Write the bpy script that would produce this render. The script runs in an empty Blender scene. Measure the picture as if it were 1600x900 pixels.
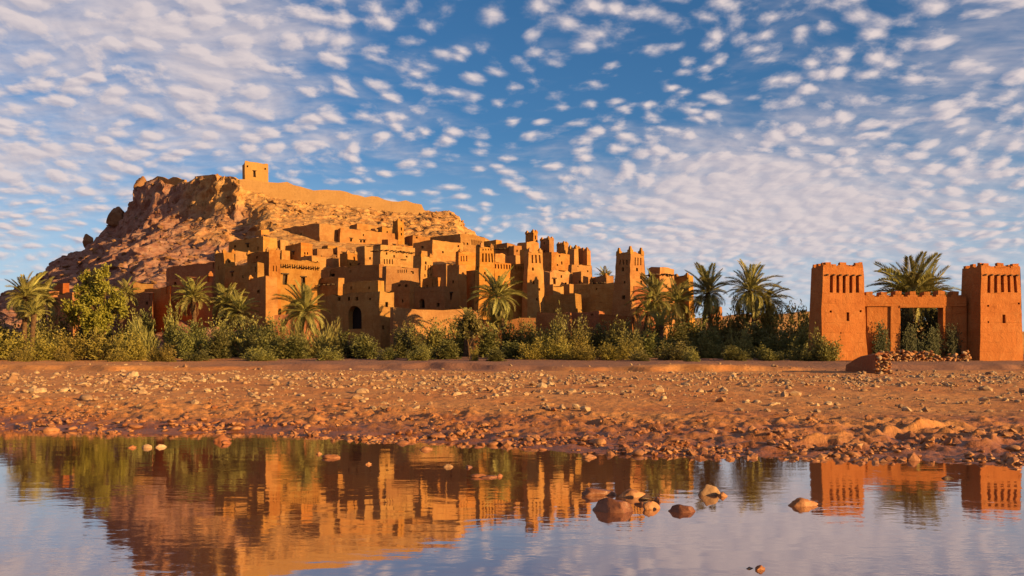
import bpy, math, random
import numpy as np
from mathutils import Vector, noise as mnoise

R = math.radians
scene = bpy.context.scene
COL = scene.collection

# ------------------------------------------------------------------ camera
F = 1300.0          # focal length in photo pixels (photo is 1600 wide)
HOR = 582.0         # photo row of the horizon
CAMH = 1.5          # camera height over the water, metres
cam_d = bpy.data.cameras.new('camera')
cam = bpy.data.objects.new('camera', cam_d)
COL.objects.link(cam)
cam.location = (0, 0, CAMH)
cam.rotation_euler = (R(90), 0, 0)
cam_d.sensor_width = 36.0
cam_d.lens = 36.0 * F / 1600.0
cam_d.shift_y = (HOR - 450.0) / 1600.0
cam_d.clip_start = 0.1
cam_d.clip_end = 12000
scene.camera = cam

# ------------------------------------------------------------------ sun, sky, exposure
SUN_AZ, SUN_EL = 119.0, 11.5      # degrees clockwise from the view direction (+Y), elevation
sd = Vector((math.sin(R(SUN_AZ)) * math.cos(R(SUN_EL)), math.cos(R(SUN_AZ)) * math.cos(R(SUN_EL)), math.sin(R(SUN_EL))))
sun_d = bpy.data.lights.new('sun', 'SUN')
sun_d.energy = 5.0
sun_d.color = (1.0, 0.64, 0.23)
sun_d.angle = R(0.5)
sun = bpy.data.objects.new('sun', sun_d)
COL.objects.link(sun)
sun.rotation_euler = (-sd).to_track_quat('-Z', 'Y').to_euler()
sun.location = (60, -40, 60)

world = bpy.data.worlds.new('World')
scene.world = world
world.use_nodes = True


class NT:
    """small helper to write node trees tersely"""
    def __init__(self, tree, k=1.0):
        self.t = tree
        self.k = k
        tree.nodes.clear()

    def n(self, typ, **kw):
        nd = self.t.nodes.new(typ)
        for k, v in kw.items():
            if k == 'inp':
                for kk, vv in v.items():
                    if hasattr(vv, 'is_linked') or hasattr(vv, 'links'):
                        self.t.links.new(vv, nd.inputs[kk])
                    else:
                        nd.inputs[kk].default_value = vv
            else:
                setattr(nd, k, v)
        return nd

    def l(self, a, b):
        self.t.links.new(a, b)

    def m(self, op, a, b=None, c=None, clamp=False):
        nd = self.t.nodes.new('ShaderNodeMath')
        nd.operation = op
        nd.use_clamp = clamp
        for i, v in enumerate((a, b, c)):
            if v is None:
                continue
            if isinstance(v, (int, float)):
                nd.inputs[i].default_value = v
            else:
                self.t.links.new(v, nd.inputs[i])
        return nd.outputs[0]

    def vm(self, op, a, b=None, out=0):
        nd = self.t.nodes.new('ShaderNodeVectorMath')
        nd.operation = op
        for i, v in enumerate((a, b)):
            if v is None:
                continue
            if isinstance(v, (tuple, list)):
                nd.inputs[i].default_value = v
            elif isinstance(v, (int, float)):
                nd.inputs['Scale'].default_value = v
            else:
                self.t.links.new(v, nd.inputs[i])
        return nd.outputs[out]

    def ramp(self, fac, lo, hi, a=0.0, b=1.0, smooth=True):
        nd = self.t.nodes.new('ShaderNodeMapRange')
        nd.interpolation_type = 'SMOOTHSTEP' if smooth else 'LINEAR'
        self.t.links.new(fac, nd.inputs[0])
        for i, v in enumerate((lo, hi, a, b)):
            nd.inputs[i + 1].default_value = v
        return nd.outputs[0]

    def mix(self, fac, a, b, blend='MIX'):
        nd = self.t.nodes.new('ShaderNodeMix')
        nd.data_type = 'RGBA'
        nd.blend_type = blend
        for i, v in ((0, fac), (6, a), (7, b)):
            if isinstance(v, (int, float)):
                nd.inputs[i].default_value = v
            elif isinstance(v, (tuple, list)):
                nd.inputs[i].default_value = tuple(c_ * self.k for c_ in v[:3]) + (1,)
            else:
                self.t.links.new(v, nd.inputs[i])
        return nd.outputs[2]

    def noise(self, vec, scale, detail=4, rough=0.5, dist=0.0, out=0):
        nd = self.t.nodes.new('ShaderNodeTexNoise')
        nd.inputs['Scale'].default_value = scale
        nd.inputs['Detail'].default_value = detail
        nd.inputs['Roughness'].default_value = rough
        nd.inputs['Distortion'].default_value = dist
        if vec is not None:
            self.t.links.new(vec, nd.inputs['Vector'])
        return nd.outputs[out]


def build_world():
    w = NT(world.node_tree)
    sky = w.n('ShaderNodeTexSky', sky_type='NISHITA', sun_disc=False)
    sky.sun_elevation = R(SUN_EL)
    sky.sun_rotation = R(SUN_AZ)
    sky.altitude = 600
    sky.air_density = 1.0
    sky.dust_density = 1.0
    sky.ozone_density = 3.5
    tc = w.n('ShaderNodeTexCoord').outputs['Generated']
    sep = w.n('ShaderNodeSeparateXYZ')
    w.l(tc, sep.inputs[0])
    x, y, z = sep.outputs
    zz = w.m('ADD', w.m('MAXIMUM', z, 0.0), 0.22)
    px, py = w.m('DIVIDE', x, zz), w.m('DIVIDE', y, zz)
    comb = w.n('ShaderNodeCombineXYZ')
    w.l(px, comb.inputs[0]); w.l(py, comb.inputs[1])
    p = comb.outputs[0]
    # altocumulus: small puffs in a thin sheet, gathered by a broad coverage field
    warp = w.noise(p, 2.4, 2, 0.5, out=1)
    pw = w.vm('ADD', p, w.vm('SCALE', w.vm('SUBTRACT', warp, (0.5, 0.5, 0.5)), 0.15))

    def puffs(vec):
        a = w.noise(vec, 19.0, 4, 0.58)
        v = w.n('ShaderNodeTexVoronoi', feature='SMOOTH_F1')
        v.inputs['Scale'].default_value = 18.0
        v.inputs['Smoothness'].default_value = 0.5
        w.l(vec, v.inputs['Vector'])
        d = w.m('SUBTRACT', 0.58, v.outputs['Distance'])
        return w.m('ADD', w.m('MULTIPLY', a, 0.80), w.m('MULTIPLY', d, 0.80))
    n0 = puffs(pw)
    n1 = puffs(w.vm('ADD', pw, (0.012, -0.009, 0)))
    cov = w.noise(w.vm('ADD', p, CLOUD_AT), 0.95, 3, 0.5)
    c = w.m('MULTIPLY', w.m('SUBTRACT', cov, 0.5), 1.05)
    dens = w.m('ADD', n0, c)
    mask = w.ramp(dens, 0.27, 0.74)
    # thin veil where the sheet is thickest
    streak = w.noise(w.vm('MULTIPLY', pw, (1.0, 2.0, 1.0)), 5.0, 4, 0.6)
    veil = w.ramp(w.m('ADD', c, w.m('MULTIPLY', w.m('SUBTRACT', streak, 0.5), 0.55)), -0.14, 0.27, 0.0, 0.95)
    alpha = w.m('MAXIMUM', mask, veil)
    alpha = w.m('MULTIPLY', alpha, w.ramp(z, 0.01, 0.16, 0.05, 0.96))
    # puffs are brighter on their sunward side and greyer where they turn away from the sun
    side = w.m('ADD', 0.52, w.m('MULTIPLY', w.m('SUBTRACT', n0, n1), 3.0), clamp=True)
    side = w.m('ADD', w.m('MULTIPLY', side, w.m('SUBTRACT', 1.0, w.m('MULTIPLY', veil, 0.62))), w.m('MULTIPLY', veil, 0.40))
    ccol = w.mix(side, (0.42, 0.40, 0.48), (0.80, 0.68, 0.655))
    bg1 = w.n('ShaderNodeBackground')
    hs = w.n('ShaderNodeHueSaturation', inp={'Saturation': 1.15, 'Value': 1.0})
    w.l(sky.outputs[0], hs.inputs['Color'])
    # pale haze low over the horizon, the same all round; earth tone below it
    skyc = w.mix(1.0, hs.outputs[0], (SKY, SKY, SKY), 'MULTIPLY')
    skyc = w.mix(w.ramp(z, 0.0, 0.28, 0.90, 0.0), skyc, (0.200, 0.240, 0.285))
    skyc = w.mix(w.ramp(z, -0.02, 0.0, 1.0, 0.0), skyc, (0.10, 0.06, 0.045))
    w.l(skyc, bg1.inputs[0])
    bg1.inputs[1].default_value = 1.0
    bg2 = w.n('ShaderNodeBackground')
    w.l(ccol, bg2.inputs[0])
    bg2.inputs[1].default_value = 0.375
    alpha = w.m('MULTIPLY', alpha, w.ramp(z, -0.005, 0.01))
    mx = w.n('ShaderNodeMixShader')
    w.l(alpha, mx.inputs[0]); w.l(bg1.outputs[0], mx.inputs[1]); w.l(bg2.outputs[0], mx.inputs[2])
    out = w.n('ShaderNodeOutputWorld')
    w.l(mx.outputs[0], out.inputs[0])


SKY = 0.050
CLOUD_AT = (8.15, 1.1, 0.0)
build_world()
scene.view_settings.view_transform = 'Standard'
scene.view_settings.look = 'None'
scene.view_settings.exposure = 1.42
scene.view_settings.gamma = 1.0
scene.view_settings.use_curve_mapping = False
scene.render.engine = 'CYCLES'
scene.cycles.max_bounces = 4
scene.cycles.diffuse_bounces = 2
scene.cycles.transparent_max_bounces = 8

# ------------------------------------------------------------------ helpers
def at(u, v, D):
    """photo pixel (u, v) at distance D -> world point"""
    return Vector(((u - 800.0) * D / F, D, CAMH + (HOR - v) * D / F))


def tag(o, label=None, cat=None, group=None, kind=None):
    if label: o['label'] = label
    if cat: o['category'] = cat
    if group: o['group'] = group
    if kind: o['kind'] = kind
    return o


def empty(name, loc):
    o = bpy.data.objects.new(name, None)
    o.empty_display_size = 0.3
    o.location = loc
    COL.objects.link(o)
    return o


def link(name, me, parent=None, loc=None, rot=None, scale=None):
    o = bpy.data.objects.new(name, me)
    COL.objects.link(o)
    if parent is not None: o.parent = parent
    if loc is not None: o.location = loc
    if rot is not None: o.rotation_euler = rot
    if scale is not None: o.scale = scale
    return o


def mesh(name, verts, faces, mat, smooth=False):
    me = bpy.data.meshes.new(name)
    me.from_pydata([tuple(v) for v in verts], [], faces)
    if mat is not None:
        me.materials.append(mat)
    if smooth:
        me.polygons.foreach_set('use_smooth', [True] * len(me.polygons))
    me.update()
    return me


def np_mesh(name, V, Fq, mat, smooth=False):
    """fast mesh from numpy arrays; Fq is (n,3) or (n,4)"""
    me = bpy.data.meshes.new(name)
    V = np.asarray(V, dtype=np.float32); Fq = np.asarray(Fq, dtype=np.int32)
    k = Fq.shape[1]
    me.vertices.add(len(V)); me.vertices.foreach_set('co', V.ravel())
    me.loops.add(Fq.size); me.loops.foreach_set('vertex_index', Fq.ravel())
    me.polygons.add(len(Fq))
    me.polygons.foreach_set('loop_start', np.arange(0, Fq.size, k, dtype=np.int32))
    me.polygons.foreach_set('use_smooth', np.full(len(Fq), smooth))
    me.materials.append(mat)
    me.update(calc_edges=True)
    me.validate()
    return me


# vectorised gradient noise
_rs = np.random.RandomState(7)
_perm = _rs.permutation(512)
_perm = np.concatenate([_perm, _perm, _perm])
_g3 = _rs.normal(size=(512, 3)); _g3 /= np.linalg.norm(_g3, axis=1)[:, None]


def pn3(x, y, z):
    x, y, z = np.broadcast_arrays(np.asarray(x, float), np.asarray(y, float), np.asarray(z, float))
    xi, yi, zi = np.floor(x).astype(int), np.floor(y).astype(int), np.floor(z).astype(int)
    xf, yf, zf = x - xi, y - yi, z - zi
    f = lambda t: t * t * t * (t * (t * 6 - 15) + 10)
    U, V, W = f(xf), f(yf), f(zf)
    res = 0
    for dx in (0, 1):
        for dy in (0, 1):
            for dz in (0, 1):
                h = _perm[(_perm[(_perm[(xi + dx) & 511] + yi + dy) & 511] + zi + dz) & 511]
                g = _g3[h]
                d = g[..., 0] * (xf - dx) + g[..., 1] * (yf - dy) + g[..., 2] * (zf - dz)
                res = res + d * (U if dx else 1 - U) * (V if dy else 1 - V) * (W if dz else 1 - W)
    return res * 1.6


def fbm(x, y, z, oct=4, gain=0.5):
    s, a = 0, 1.0
    for i in range(oct):
        s = s + a * pn3(x * 2**i + 13.1 * i, y * 2**i - 7.7 * i, z * 2**i + 3.3 * i)
        a *= gain
    return s


def sstep(a, b, x):
    t = np.clip((np.asarray(x, float) - a) / (b - a), 0, 1)
    return t * t * (3 - 2 * t)


# ------------------------------------------------------------------ materials
ALB = 0.48       # earth and leaf colours below are noted for exposure 0; this brings them to real albedo


def new_mat(name):
    m = bpy.data.materials.new(name)
    m.use_nodes = True
    return m, NT(m.node_tree, ALB)


def finish(w, col, rough=0.9, bump=None, bstr=0.3, bdist=0.05, spec=0.2, extra=None):
    b = w.n('ShaderNodeBsdfPrincipled')
    if isinstance(col, (tuple, list)):
        b.inputs['Base Color'].default_value = tuple(c_ * ALB for c_ in col) + (1,)
    else:
        w.l(col, b.inputs['Base Color'])
    if isinstance(rough, (int, float)):
        b.inputs['Roughness'].default_value = rough
    else:
        w.l(rough, b.inputs['Roughness'])
    b.inputs['Specular IOR Level'].default_value = spec
    if bump is not None:
        bn = w.n('ShaderNodeBump')
        bn.inputs['Strength'].default_value = bstr
        bn.inputs['Distance'].default_value = bdist
        w.l(bump, bn.inputs['Height'])
        w.l(bn.outputs[0], b.inputs['Normal'])
    o = w.n('ShaderNodeOutputMaterial')
    w.l(b.outputs[0], o.inputs[0])
    return b


def clay_mat(name, a, b, c, rnd=1.0, bump=0.5):
    m, w = new_mat(name)
    geo = w.n('ShaderNodeNewGeometry').outputs['Position']
    oi = w.n('ShaderNodeObjectInfo').outputs['Random']
    n1 = w.noise(geo, 0.35, 4, 0.6)
    n2 = w.noise(geo, 2.3, 5, 0.65)
    col = w.mix(w.ramp(n1, 0.35, 0.65), a, b)
    col = w.mix(w.ramp(n2, 0.48, 0.72, 0, 0.6), col, c)
    # rammed earth courses, broken up
    sep = w.n('ShaderNodeSeparateXYZ'); w.l(geo, sep.inputs[0])
    wz = w.m('ADD', sep.outputs[2], w.m('MULTIPLY', n1, 0.35))
    saw = w.m('FRACT', w.m('MULTIPLY', wz, 1.15))
    line = w.m('MULTIPLY', w.ramp(saw, 0.0, 0.10, 1.0, 0.0), w.ramp(n2, 0.42, 0.6))
    col = w.mix(w.m('MULTIPLY', line, 0.35), col, (a[0] * .6, a[1] * .55, a[2] * .5))
    # runs of rain-washed plaster
    st = w.noise(w.vm('MULTIPLY', geo, (2.2, 2.2, 0.22)), 1.0, 4, 0.6)
    col = w.mix(w.ramp(st, 0.52, 0.75, 0, 0.35), col, (a[0] * .66, a[1] * .6, a[2] * .6))
    # patched and flaking render
    pt = w.noise(geo, 0.75, 5, 0.7, 0.6)
    col = w.mix(w.ramp(pt, 0.50, 0.58, 0, 0.42), col, (c[0] * 1.06, c[1] * 1.12, c[2] * 1.2))
    col = w.mix(w.ramp(pt, 0.40, 0.33, 0, 0.45), col, (a[0] * .68, a[1] * .62, a[2] * .62))
    hs = w.n('ShaderNodeHueSaturation')
    w.l(col, hs.inputs['Color'])
    w.l(w.ramp(oi, 0, 1, 1 - .2 * rnd, 1 + .22 * rnd, False), hs.inputs['Value'])
    w.l(w.ramp(w.m('FRACT', w.m('MULTIPLY', oi, 7.3)), 0, 1, 0.5 - .004 * rnd, 0.5 + .010 * rnd, False), hs.inputs['Hue'])
    w.l(w.ramp(w.m('FRACT', w.m('MULTIPLY', oi, 3.1)), 0, 1, 1 - .07 * rnd, 1 + .05 * rnd, False), hs.inputs['Saturation'])
    h = w.m('ADD', w.m('MULTIPLY', n2, 1.0), w.m('MULTIPLY', w.noise(geo, 9.0, 3, 0.6), 0.4))
    h = w.m('SUBTRACT', w.m('ADD', h, w.m('MULTIPLY', pt, 0.8)), w.m('MULTIPLY', line, 0.4))
    finish(w, hs.outputs[0], 0.93, h, bump, 0.16, 0.1)
    return m


M = {}
M['clay'] = clay_mat('clay', (0.45, 0.180, 0.050), (0.55, 0.240, 0.066), (0.60, 0.29, 0.090))
M['clay_roof'] = clay_mat('clay_roof', (0.40, 0.17, 0.07), (0.46, 0.2, 0.085), (0.5, 0.25, 0.11))
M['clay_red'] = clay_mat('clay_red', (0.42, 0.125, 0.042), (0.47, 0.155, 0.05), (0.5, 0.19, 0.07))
M['clay_gate'] = clay_mat('clay_gate', (0.56, 0.175, 0.045), (0.62, 0.205, 0.055), (0.64, 0.235, 0.07), rnd=.12)
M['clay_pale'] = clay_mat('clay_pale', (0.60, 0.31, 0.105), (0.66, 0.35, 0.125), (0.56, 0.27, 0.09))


def plain(name, col, rough=0.8, var=0.25, scale=3.0, spec=0.2):
    m, w = new_mat(name)
    geo = w.n('ShaderNodeNewGeometry').outputs['Position']
    n = w.noise(geo, scale, 4, 0.6)
    c = w.mix(w.ramp(n, 0.3, 0.7), [k * (1 - var) for k in col], [k * (1 + var) for k in col])
    finish(w, c, rough, n, 0.3, 0.04, spec)
    return m


M['dark'] = plain('dark_interior', (0.018, 0.010, 0.008), 0.9)  # panels behind openings: darkness of the unlit room put into the colour
M['wood'] = plain('old_wood', (0.10, 0.055, 0.030), 0.8)
M['niche'] = clay_mat('niche_shade_clay', (0.26, 0.10, 0.04), (0.3, 0.12, 0.045), (0.3, 0.13, 0.05))  # wall clay darkened for niche backs: recess shade put into the colour


def hill_mat():
    m, w = new_mat('hill_rock')
    geo = w.n('ShaderNodeNewGeometry').outputs['Position']
    sep = w.n('ShaderNodeSeparateXYZ'); w.l(geo, sep.inputs[0])
    X, Y, Z = sep.outputs
    n1 = w.noise(geo, 0.06, 5, 0.6)
    n2 = w.noise(geo, 0.5, 6, 0.65)
    n3 = w.noise(w.vm('MULTIPLY', geo, (0.25, 0.25, 1.6)), 0.7, 4, 0.6)     # strata
    col = w.mix(w.ramp(n2, 0.35, 0.65), (0.57, 0.255, 0.085), (0.76, 0.42, 0.165))
    col = w.mix(w.ramp(n3, 0.5, 0.68, 0, 0.55), col, (0.36, 0.155, 0.07))
    # violet marl of the left flank
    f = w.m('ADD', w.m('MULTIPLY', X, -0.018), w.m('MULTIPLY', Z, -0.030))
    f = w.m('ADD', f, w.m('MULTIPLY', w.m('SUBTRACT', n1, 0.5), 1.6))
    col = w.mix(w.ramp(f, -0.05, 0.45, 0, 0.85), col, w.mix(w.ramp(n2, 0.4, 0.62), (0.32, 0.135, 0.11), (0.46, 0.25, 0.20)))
    vo = w.n('ShaderNodeTexVoronoi', feature='F1'); vo.inputs['Scale'].default_value = 0.9
    w.l(geo, vo.inputs['Vector'])
    h = w.m('ADD', w.m('MULTIPLY', n2, 1.4), w.m('ADD', w.m('MULTIPLY', vo.outputs['Distance'], 0.5), w.m('MULTIPLY', n3, 0.6)))
    finish(w, col, 0.95, h, 0.8, 0.5, 0.08)
    return m


M['hill'] = hill_mat()


def rock_mat(name, a, b, rough=0.85, scale=6.0):
    m, w = new_mat(name)
    geo = w.n('ShaderNodeNewGeometry').outputs['Position']
    oi = w.n('ShaderNodeObjectInfo').outputs['Random']
    pi_ = w.n('ShaderNodeNewGeometry').outputs['Random Per Island']
    n = w.noise(geo, scale, 5, 0.65)
    r = w.m('FRACT', w.m('ADD', oi, pi_))
    col = w.mix(r, a, b)
    col = w.mix(w.ramp(n, 0.4, 0.7, 0, 0.7), col, [k * 0.62 for k in a])
    finish(w, col, rough, n, 0.5, 0.35 / scale, 0.25)
    return m


M['cliff'] = rock_mat('cliff_rock', (0.30, 0.13, 0.06), (0.44, 0.22, 0.10), 0.95, 0.9)
M['slope_rock'] = rock_mat('slope_rock', (0.48, 0.23, 0.085), (0.76, 0.42, 0.165), 0.95, 0.9)
M['pale_stone'] = rock_mat('pale_stone', (0.44, 0.22, 0.11), (0.74, 0.50, 0.30), 0.85, 8)
M['red_stone'] = rock_mat('red_stone', (0.42, 0.14, 0.05), (0.62, 0.28, 0.115), 0.6, 8)
M['wet_stone'] = rock_mat('wet_stone', (0.26, 0.085, 0.04), (0.36, 0.14, 0.065), 0.45, 9)
M['dark_stone'] = rock_mat('dark_stone', (0.10, 0.05, 0.03), (0.17, 0.085, 0.045), 0.5, 9)


def ground_mat():
    m, w = new_mat('river_earth')
    geo = w.n('ShaderNodeNewGeometry').outputs['Position']
    sep = w.n('ShaderNodeSeparateXYZ'); w.l(geo, sep.inputs[0])
    n1 = w.noise(geo, 0.25, 4, 0.6)
    n2 = w.noise(geo, 3.0, 6, 0.7)
    n3 = w.noise(geo, 14.0, 4, 0.65)
    dry = w.mix(w.ramp(n1, 0.35, 0.65), (0.70, 0.255, 0.072), (0.76, 0.33, 0.11))
    dry = w.mix(w.ramp(n2, 0.45, 0.7, 0, 0.6), dry, (0.38, 0.13, 0.045))
    dry = w.mix(w.ramp(n3, 0.56, 0.72, 0, 0.6), dry, (0.58, 0.36, 0.21))
    # shade along the foot of the planting, painted into the soil as violet-brown
    strip_shade = w.m('ADD', sep.outputs[1], w.m('MULTIPLY', w.m('SUBTRACT', w.noise(geo, 0.09, 4, 0.6), 0.5), 14.0))
    strip_shade = w.m('MULTIPLY', w.ramp(strip_shade, 55.0, 58.0), w.ramp(sep.outputs[0], -34.0, -14.0))
    dry = w.mix(w.m('MULTIPLY', strip_shade, 0.85), dry, (0.30, 0.135, 0.10))
    wetf = w.m('ADD', sep.outputs[2], w.m('MULTIPLY', w.m('SUBTRACT', n1, 0.5), 0.6))
    wet = w.ramp(wetf, 0.0, 0.46, 1, 0)
    col = w.mix(w.m('MULTIPLY', wet, 0.88), dry, (0.29, 0.086, 0.029))
    rough = w.ramp(wet, 0, 1, 0.92, 0.5)
    h = w.m('ADD', n2, w.m('MULTIPLY', n3, 0.35))
    finish(w, col, rough, h, 0.9, 0.09, 0.25)
    return m


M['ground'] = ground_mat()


def water_mat():
    m, w = new_mat('river_water')
    geo = w.n('ShaderNodeNewGeometry').outputs['Position']
    n1 = w.noise(w.vm('MULTIPLY', geo, (0.55, 1.0, 1.0)), 1.6, 2, 0.5, 0.4)
    n2 = w.noise(w.vm('MULTIPLY', geo, (0.6, 1.0, 1.0)), 7.0, 3, 0.55, 0.3)
    patch = w.ramp(w.noise(geo, 0.35, 2, 0.5), 0.38, 0.66, 0.25, 1.0)
    h = w.m('ADD', w.m('MULTIPLY', n1, 0.013), w.m('MULTIPLY', w.m('MULTIPLY', n2, patch), 0.0060))
    bn = w.n('ShaderNodeBump'); bn.inputs['Strength'].default_value = 1.0; bn.inputs['Distance'].default_value = 0.22
    w.l(h, bn.inputs['Height'])
    # muddy body under a mirror that strengthens towards grazing view
    d = w.n('ShaderNodeBsdfDiffuse'); d.inputs[0].default_value = (0.13, 0.050, 0.030, 1)
    g = w.n('ShaderNodeBsdfGlossy'); g.inputs[0].default_value = (0.92, 0.865, 0.83, 1); g.inputs['Roughness'].default_value = 0.03
    fr_ = w.n('ShaderNodeFresnel'); fr_.inputs[0].default_value = 1.34
    for q in (g, fr_): w.l(bn.outputs[0], q.inputs['Normal'])
    mx = w.n('ShaderNodeMixShader')
    w.l(w.m('POWER', fr_.outputs[0], 0.42), mx.inputs[0]); w.l(d.outputs[0], mx.inputs[1]); w.l(g.outputs[0], mx.inputs[2])
    o = w.n('ShaderNodeOutputMaterial'); w.l(mx.outputs[0], o.inputs[0])
    return m


M['water'] = water_mat()


def leaf_mat(name, a, b, trans=0.3):
    m, w = new_mat(name)
    g = w.n('ShaderNodeNewGeometry')
    oi = w.n('ShaderNodeObjectInfo').outputs['Random']
    n = w.noise(g.outputs['Position'], 0.9, 3, 0.6)
    r = w.m('ADD', w.m('MULTIPLY', g.outputs['Random Per Island'], 0.55), w.m('MULTIPLY', w.ramp(n, 0.3, 0.7), 0.45))
    col = w.mix(r, a, b)
    hs = w.n('ShaderNodeHueSaturation'); w.l(col, hs.inputs['Color'])
    w.l(w.ramp(oi, 0, 1, 0.78, 1.22, False), hs.inputs['Value'])
    w.l(w.ramp(oi, 0, 1, 0.485, 0.512, False), hs.inputs['Hue'])
    d = w.n('ShaderNodeBsdfPrincipled'); w.l(hs.outputs[0], d.inputs['Base Color'])
    d.inputs['Roughness'].default_value = 0.6
    d.inputs['Specular IOR Level'].default_value = 0.25
    t = w.n('ShaderNodeBsdfTranslucent'); w.l(hs.outputs[0], t.inputs[0])
    mx = w.n('ShaderNodeMixShader'); mx.inputs[0].default_value = trans
    w.l(d.outputs[0], mx.inputs[1]); w.l(t.outputs[0], mx.inputs[2])
    o = w.n('ShaderNodeOutputMaterial'); w.l(mx.outputs[0], o.inputs[0])
    return m


M['olive'] = leaf_mat('olive_leaves', (0.17, 0.165, 0.045), (0.52, 0.44, 0.13))
M['green'] = leaf_mat('green_leaves', (0.10, 0.115, 0.034), (0.38, 0.34, 0.10))
M['gold'] = leaf_mat('golden_leaves', (0.24, 0.20, 0.036), (0.60, 0.45, 0.10))
M['lime'] = leaf_mat('lime_leaves', (0.24, 0.23, 0.032), (0.52, 0.43, 0.065))
M['deep'] = leaf_mat('gate_shade_leaves', (0.045, 0.055, 0.02), (0.17, 0.16, 0.05))  # bushes in the gateway: the tower's shadow is put into the leaf colour
M['reed'] = leaf_mat('reed_leaves', (0.28, 0.26, 0.065), (0.58, 0.49, 0.16))
M['palm'] = leaf_mat('palm_leaves', (0.24, 0.23, 0.06), (0.62, 0.52, 0.16), 0.2)
M['palm_dead'] = leaf_mat('dead_palm_leaves', (0.22, 0.12, 0.045), (0.36, 0.20, 0.08), 0.2)
M['bark'] = plain('palm_bark', (0.16, 0.085, 0.045), 0.95, 0.4, 5)

# ------------------------------------------------------------------ terrain functions
_EU = [-3000, -300, 0, 200, 400, 600, 800, 1000, 1200, 1400, 1600, 1900, 5000]
_EV = [664, 666, 668, 677, 677, 690, 698, 710, 716, 721, 729, 736, 754]
RUTS = [((4.0, 15.4), (10.6, 20.4)), ((5.2, 15.2), (12.2, 20.2)), ((8.0, 15.6), (14.5, 20.2)), ((2.2, 16.2), (7.4, 20.0))]


def ground_z(x, y, detail=True):
    x, y = np.asarray(x, float), np.asarray(y, float)
    D = np.maximum(y, 1.0)
    u = 800 + F * x / D
    e = CAMH * F / (np.interp(u, _EU, _EV) - HOR)
    if detail:
        e = e + 0.55 * pn3(x * 0.35, y * 0.12, 1.7) + 0.3 * pn3(x * 1.1, y * 0.4, 4.7)
    far = np.interp(D, [24, 28, 33, 40, 55, 75, 95, 140, 4000], [.30, .46, .74, 1.08, 1.56, 2.6, 3.6, 4.6, 6.0])
    a = np.clip((D - e) / np.maximum(26 - e, 1), 0, None)
    near = 0.38 * a ** 1.0
    z = np.where(D < e, -0.16 * np.minimum(e - D, 5), np.where(D < 26, near * (1 - sstep(23, 26, D)) + far * sstep(23, 26, D), far))
    if detail:
        lump = (.35 + .65 * sstep(0, 2.5, D - e)) * sstep(-1.2, .8, D - e) * (1 - sstep(6.0, 11.0, D - e))
        wet = fbm(x * 1.1, y * 1.5, 0.3, 4, 0.52)
        z = z + lump * (0.11 * wet + 0.11 * np.maximum(0, fbm(x * 2.0, y * 2.8, 5.0, 3, .5)) + 0.05 * (np.abs(fbm(x * 1.3, y * 2.2, 7.0, 3)) - .3) - 0.01)
        dry = sstep(5.0, 9.0, D - e) * (1 - sstep(52, 66, D))
        z = z + dry * (0.05 * fbm(x * 0.5, y * 0.9, 9.0, 4, 0.6) + 0.02 * fbm(x * 3.0, y * 3.0, 2.0, 2))
        # small water-cut steps along the shore
        for k0, hh in ((1.3, .05), (3.0, .06), (5.2, .07), (8.0, .06)):
            kk = k0 + 0.7 * pn3(x * 0.3, k0, 0.5) + 0.25 * pn3(x * 1.3, k0, 2.5)
            z = z + hh * (sstep(kk - .10, kk + .06, D - e) - 1.0 * sstep(kk + .1, kk + 1.6, D - e)) * (0.5 + 0.5 * pn3(x * .2, k0, 7.0))
        # ruts pressed by wheels into the mud
        for (ax, ay), (bx, by) in RUTS:
            dx, dy = bx - ax, by - ay; L = math.hypot(dx, dy)
            t = ((x - ax) * dx + (y - ay) * dy) / L**2
            off = ((x - ax) * dy - (y - ay) * dx) / L + 0.12 * pn3(x * 1.1, y * 1.1, 8.0)
            k = sstep(-0.05, 0.15, t) * (1 - sstep(0.85, 1.05, t))
            z = z + k * (0.6 + .8 * pn3(x * .8, y * .8, 5.5)) * (0.15 * np.exp(-((off - 0.30) / 0.15) ** 2) - 0.11 * np.exp(-(off / 0.16) ** 2) + 0.04 * fbm(x * 2.5, y * 2.5, 3.3, 2) * np.exp(-(off / 0.6) ** 2))
        # earth bank below the bushes
        bx_ = 57 + 4.0 * pn3(x * 0.05, 3.3, 1.0) + 1.2 * pn3(x * 0.4, 1.3, 6.0)
        z = z + 0.34 * sstep(bx_ - 0.6, bx_ + 0.4, D) * (1 - sstep(bx_ + 2, 74, D)) * (0.6 + 0.8 * np.clip(pn3(x * 0.12, 9.0, 2.0) + 0.4, 0, 1))
        z = z + sstep(52, 62, D) * (1 - sstep(90, 110, D)) * 0.06 * fbm(x * 0.6, y * 0.8, 4.0, 3)
    return z


# crest of the hill: photo column -> row, and distance of the crest
_RU = [-500, -150, -50, 0, 50, 90, 125, 160, 185, 202, 216, 240, 300, 320, 350, 385, 420, 500, 560, 640, 665, 690, 714, 724, 742, 780, 830, 880, 930, 980, 1040, 1100, 1300]
_RV = [566, 530, 492, 462, 437, 406, 391, 366, 350, 328, 298, 287, 283, 279, 280, 297, 302, 315, 322, 331, 330, 330, 334, 354, 366, 388, 404, 424, 458, 500, 535, 550, 556]


def crest_D(u):
    return np.interp(u, [-200, 50, 175, 210, 300, 372, 420, 700, 800, 900, 1000, 1100], [256, 244, 233, 228, 216, 204, 207, 224, 200, 174, 155, 140])


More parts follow.
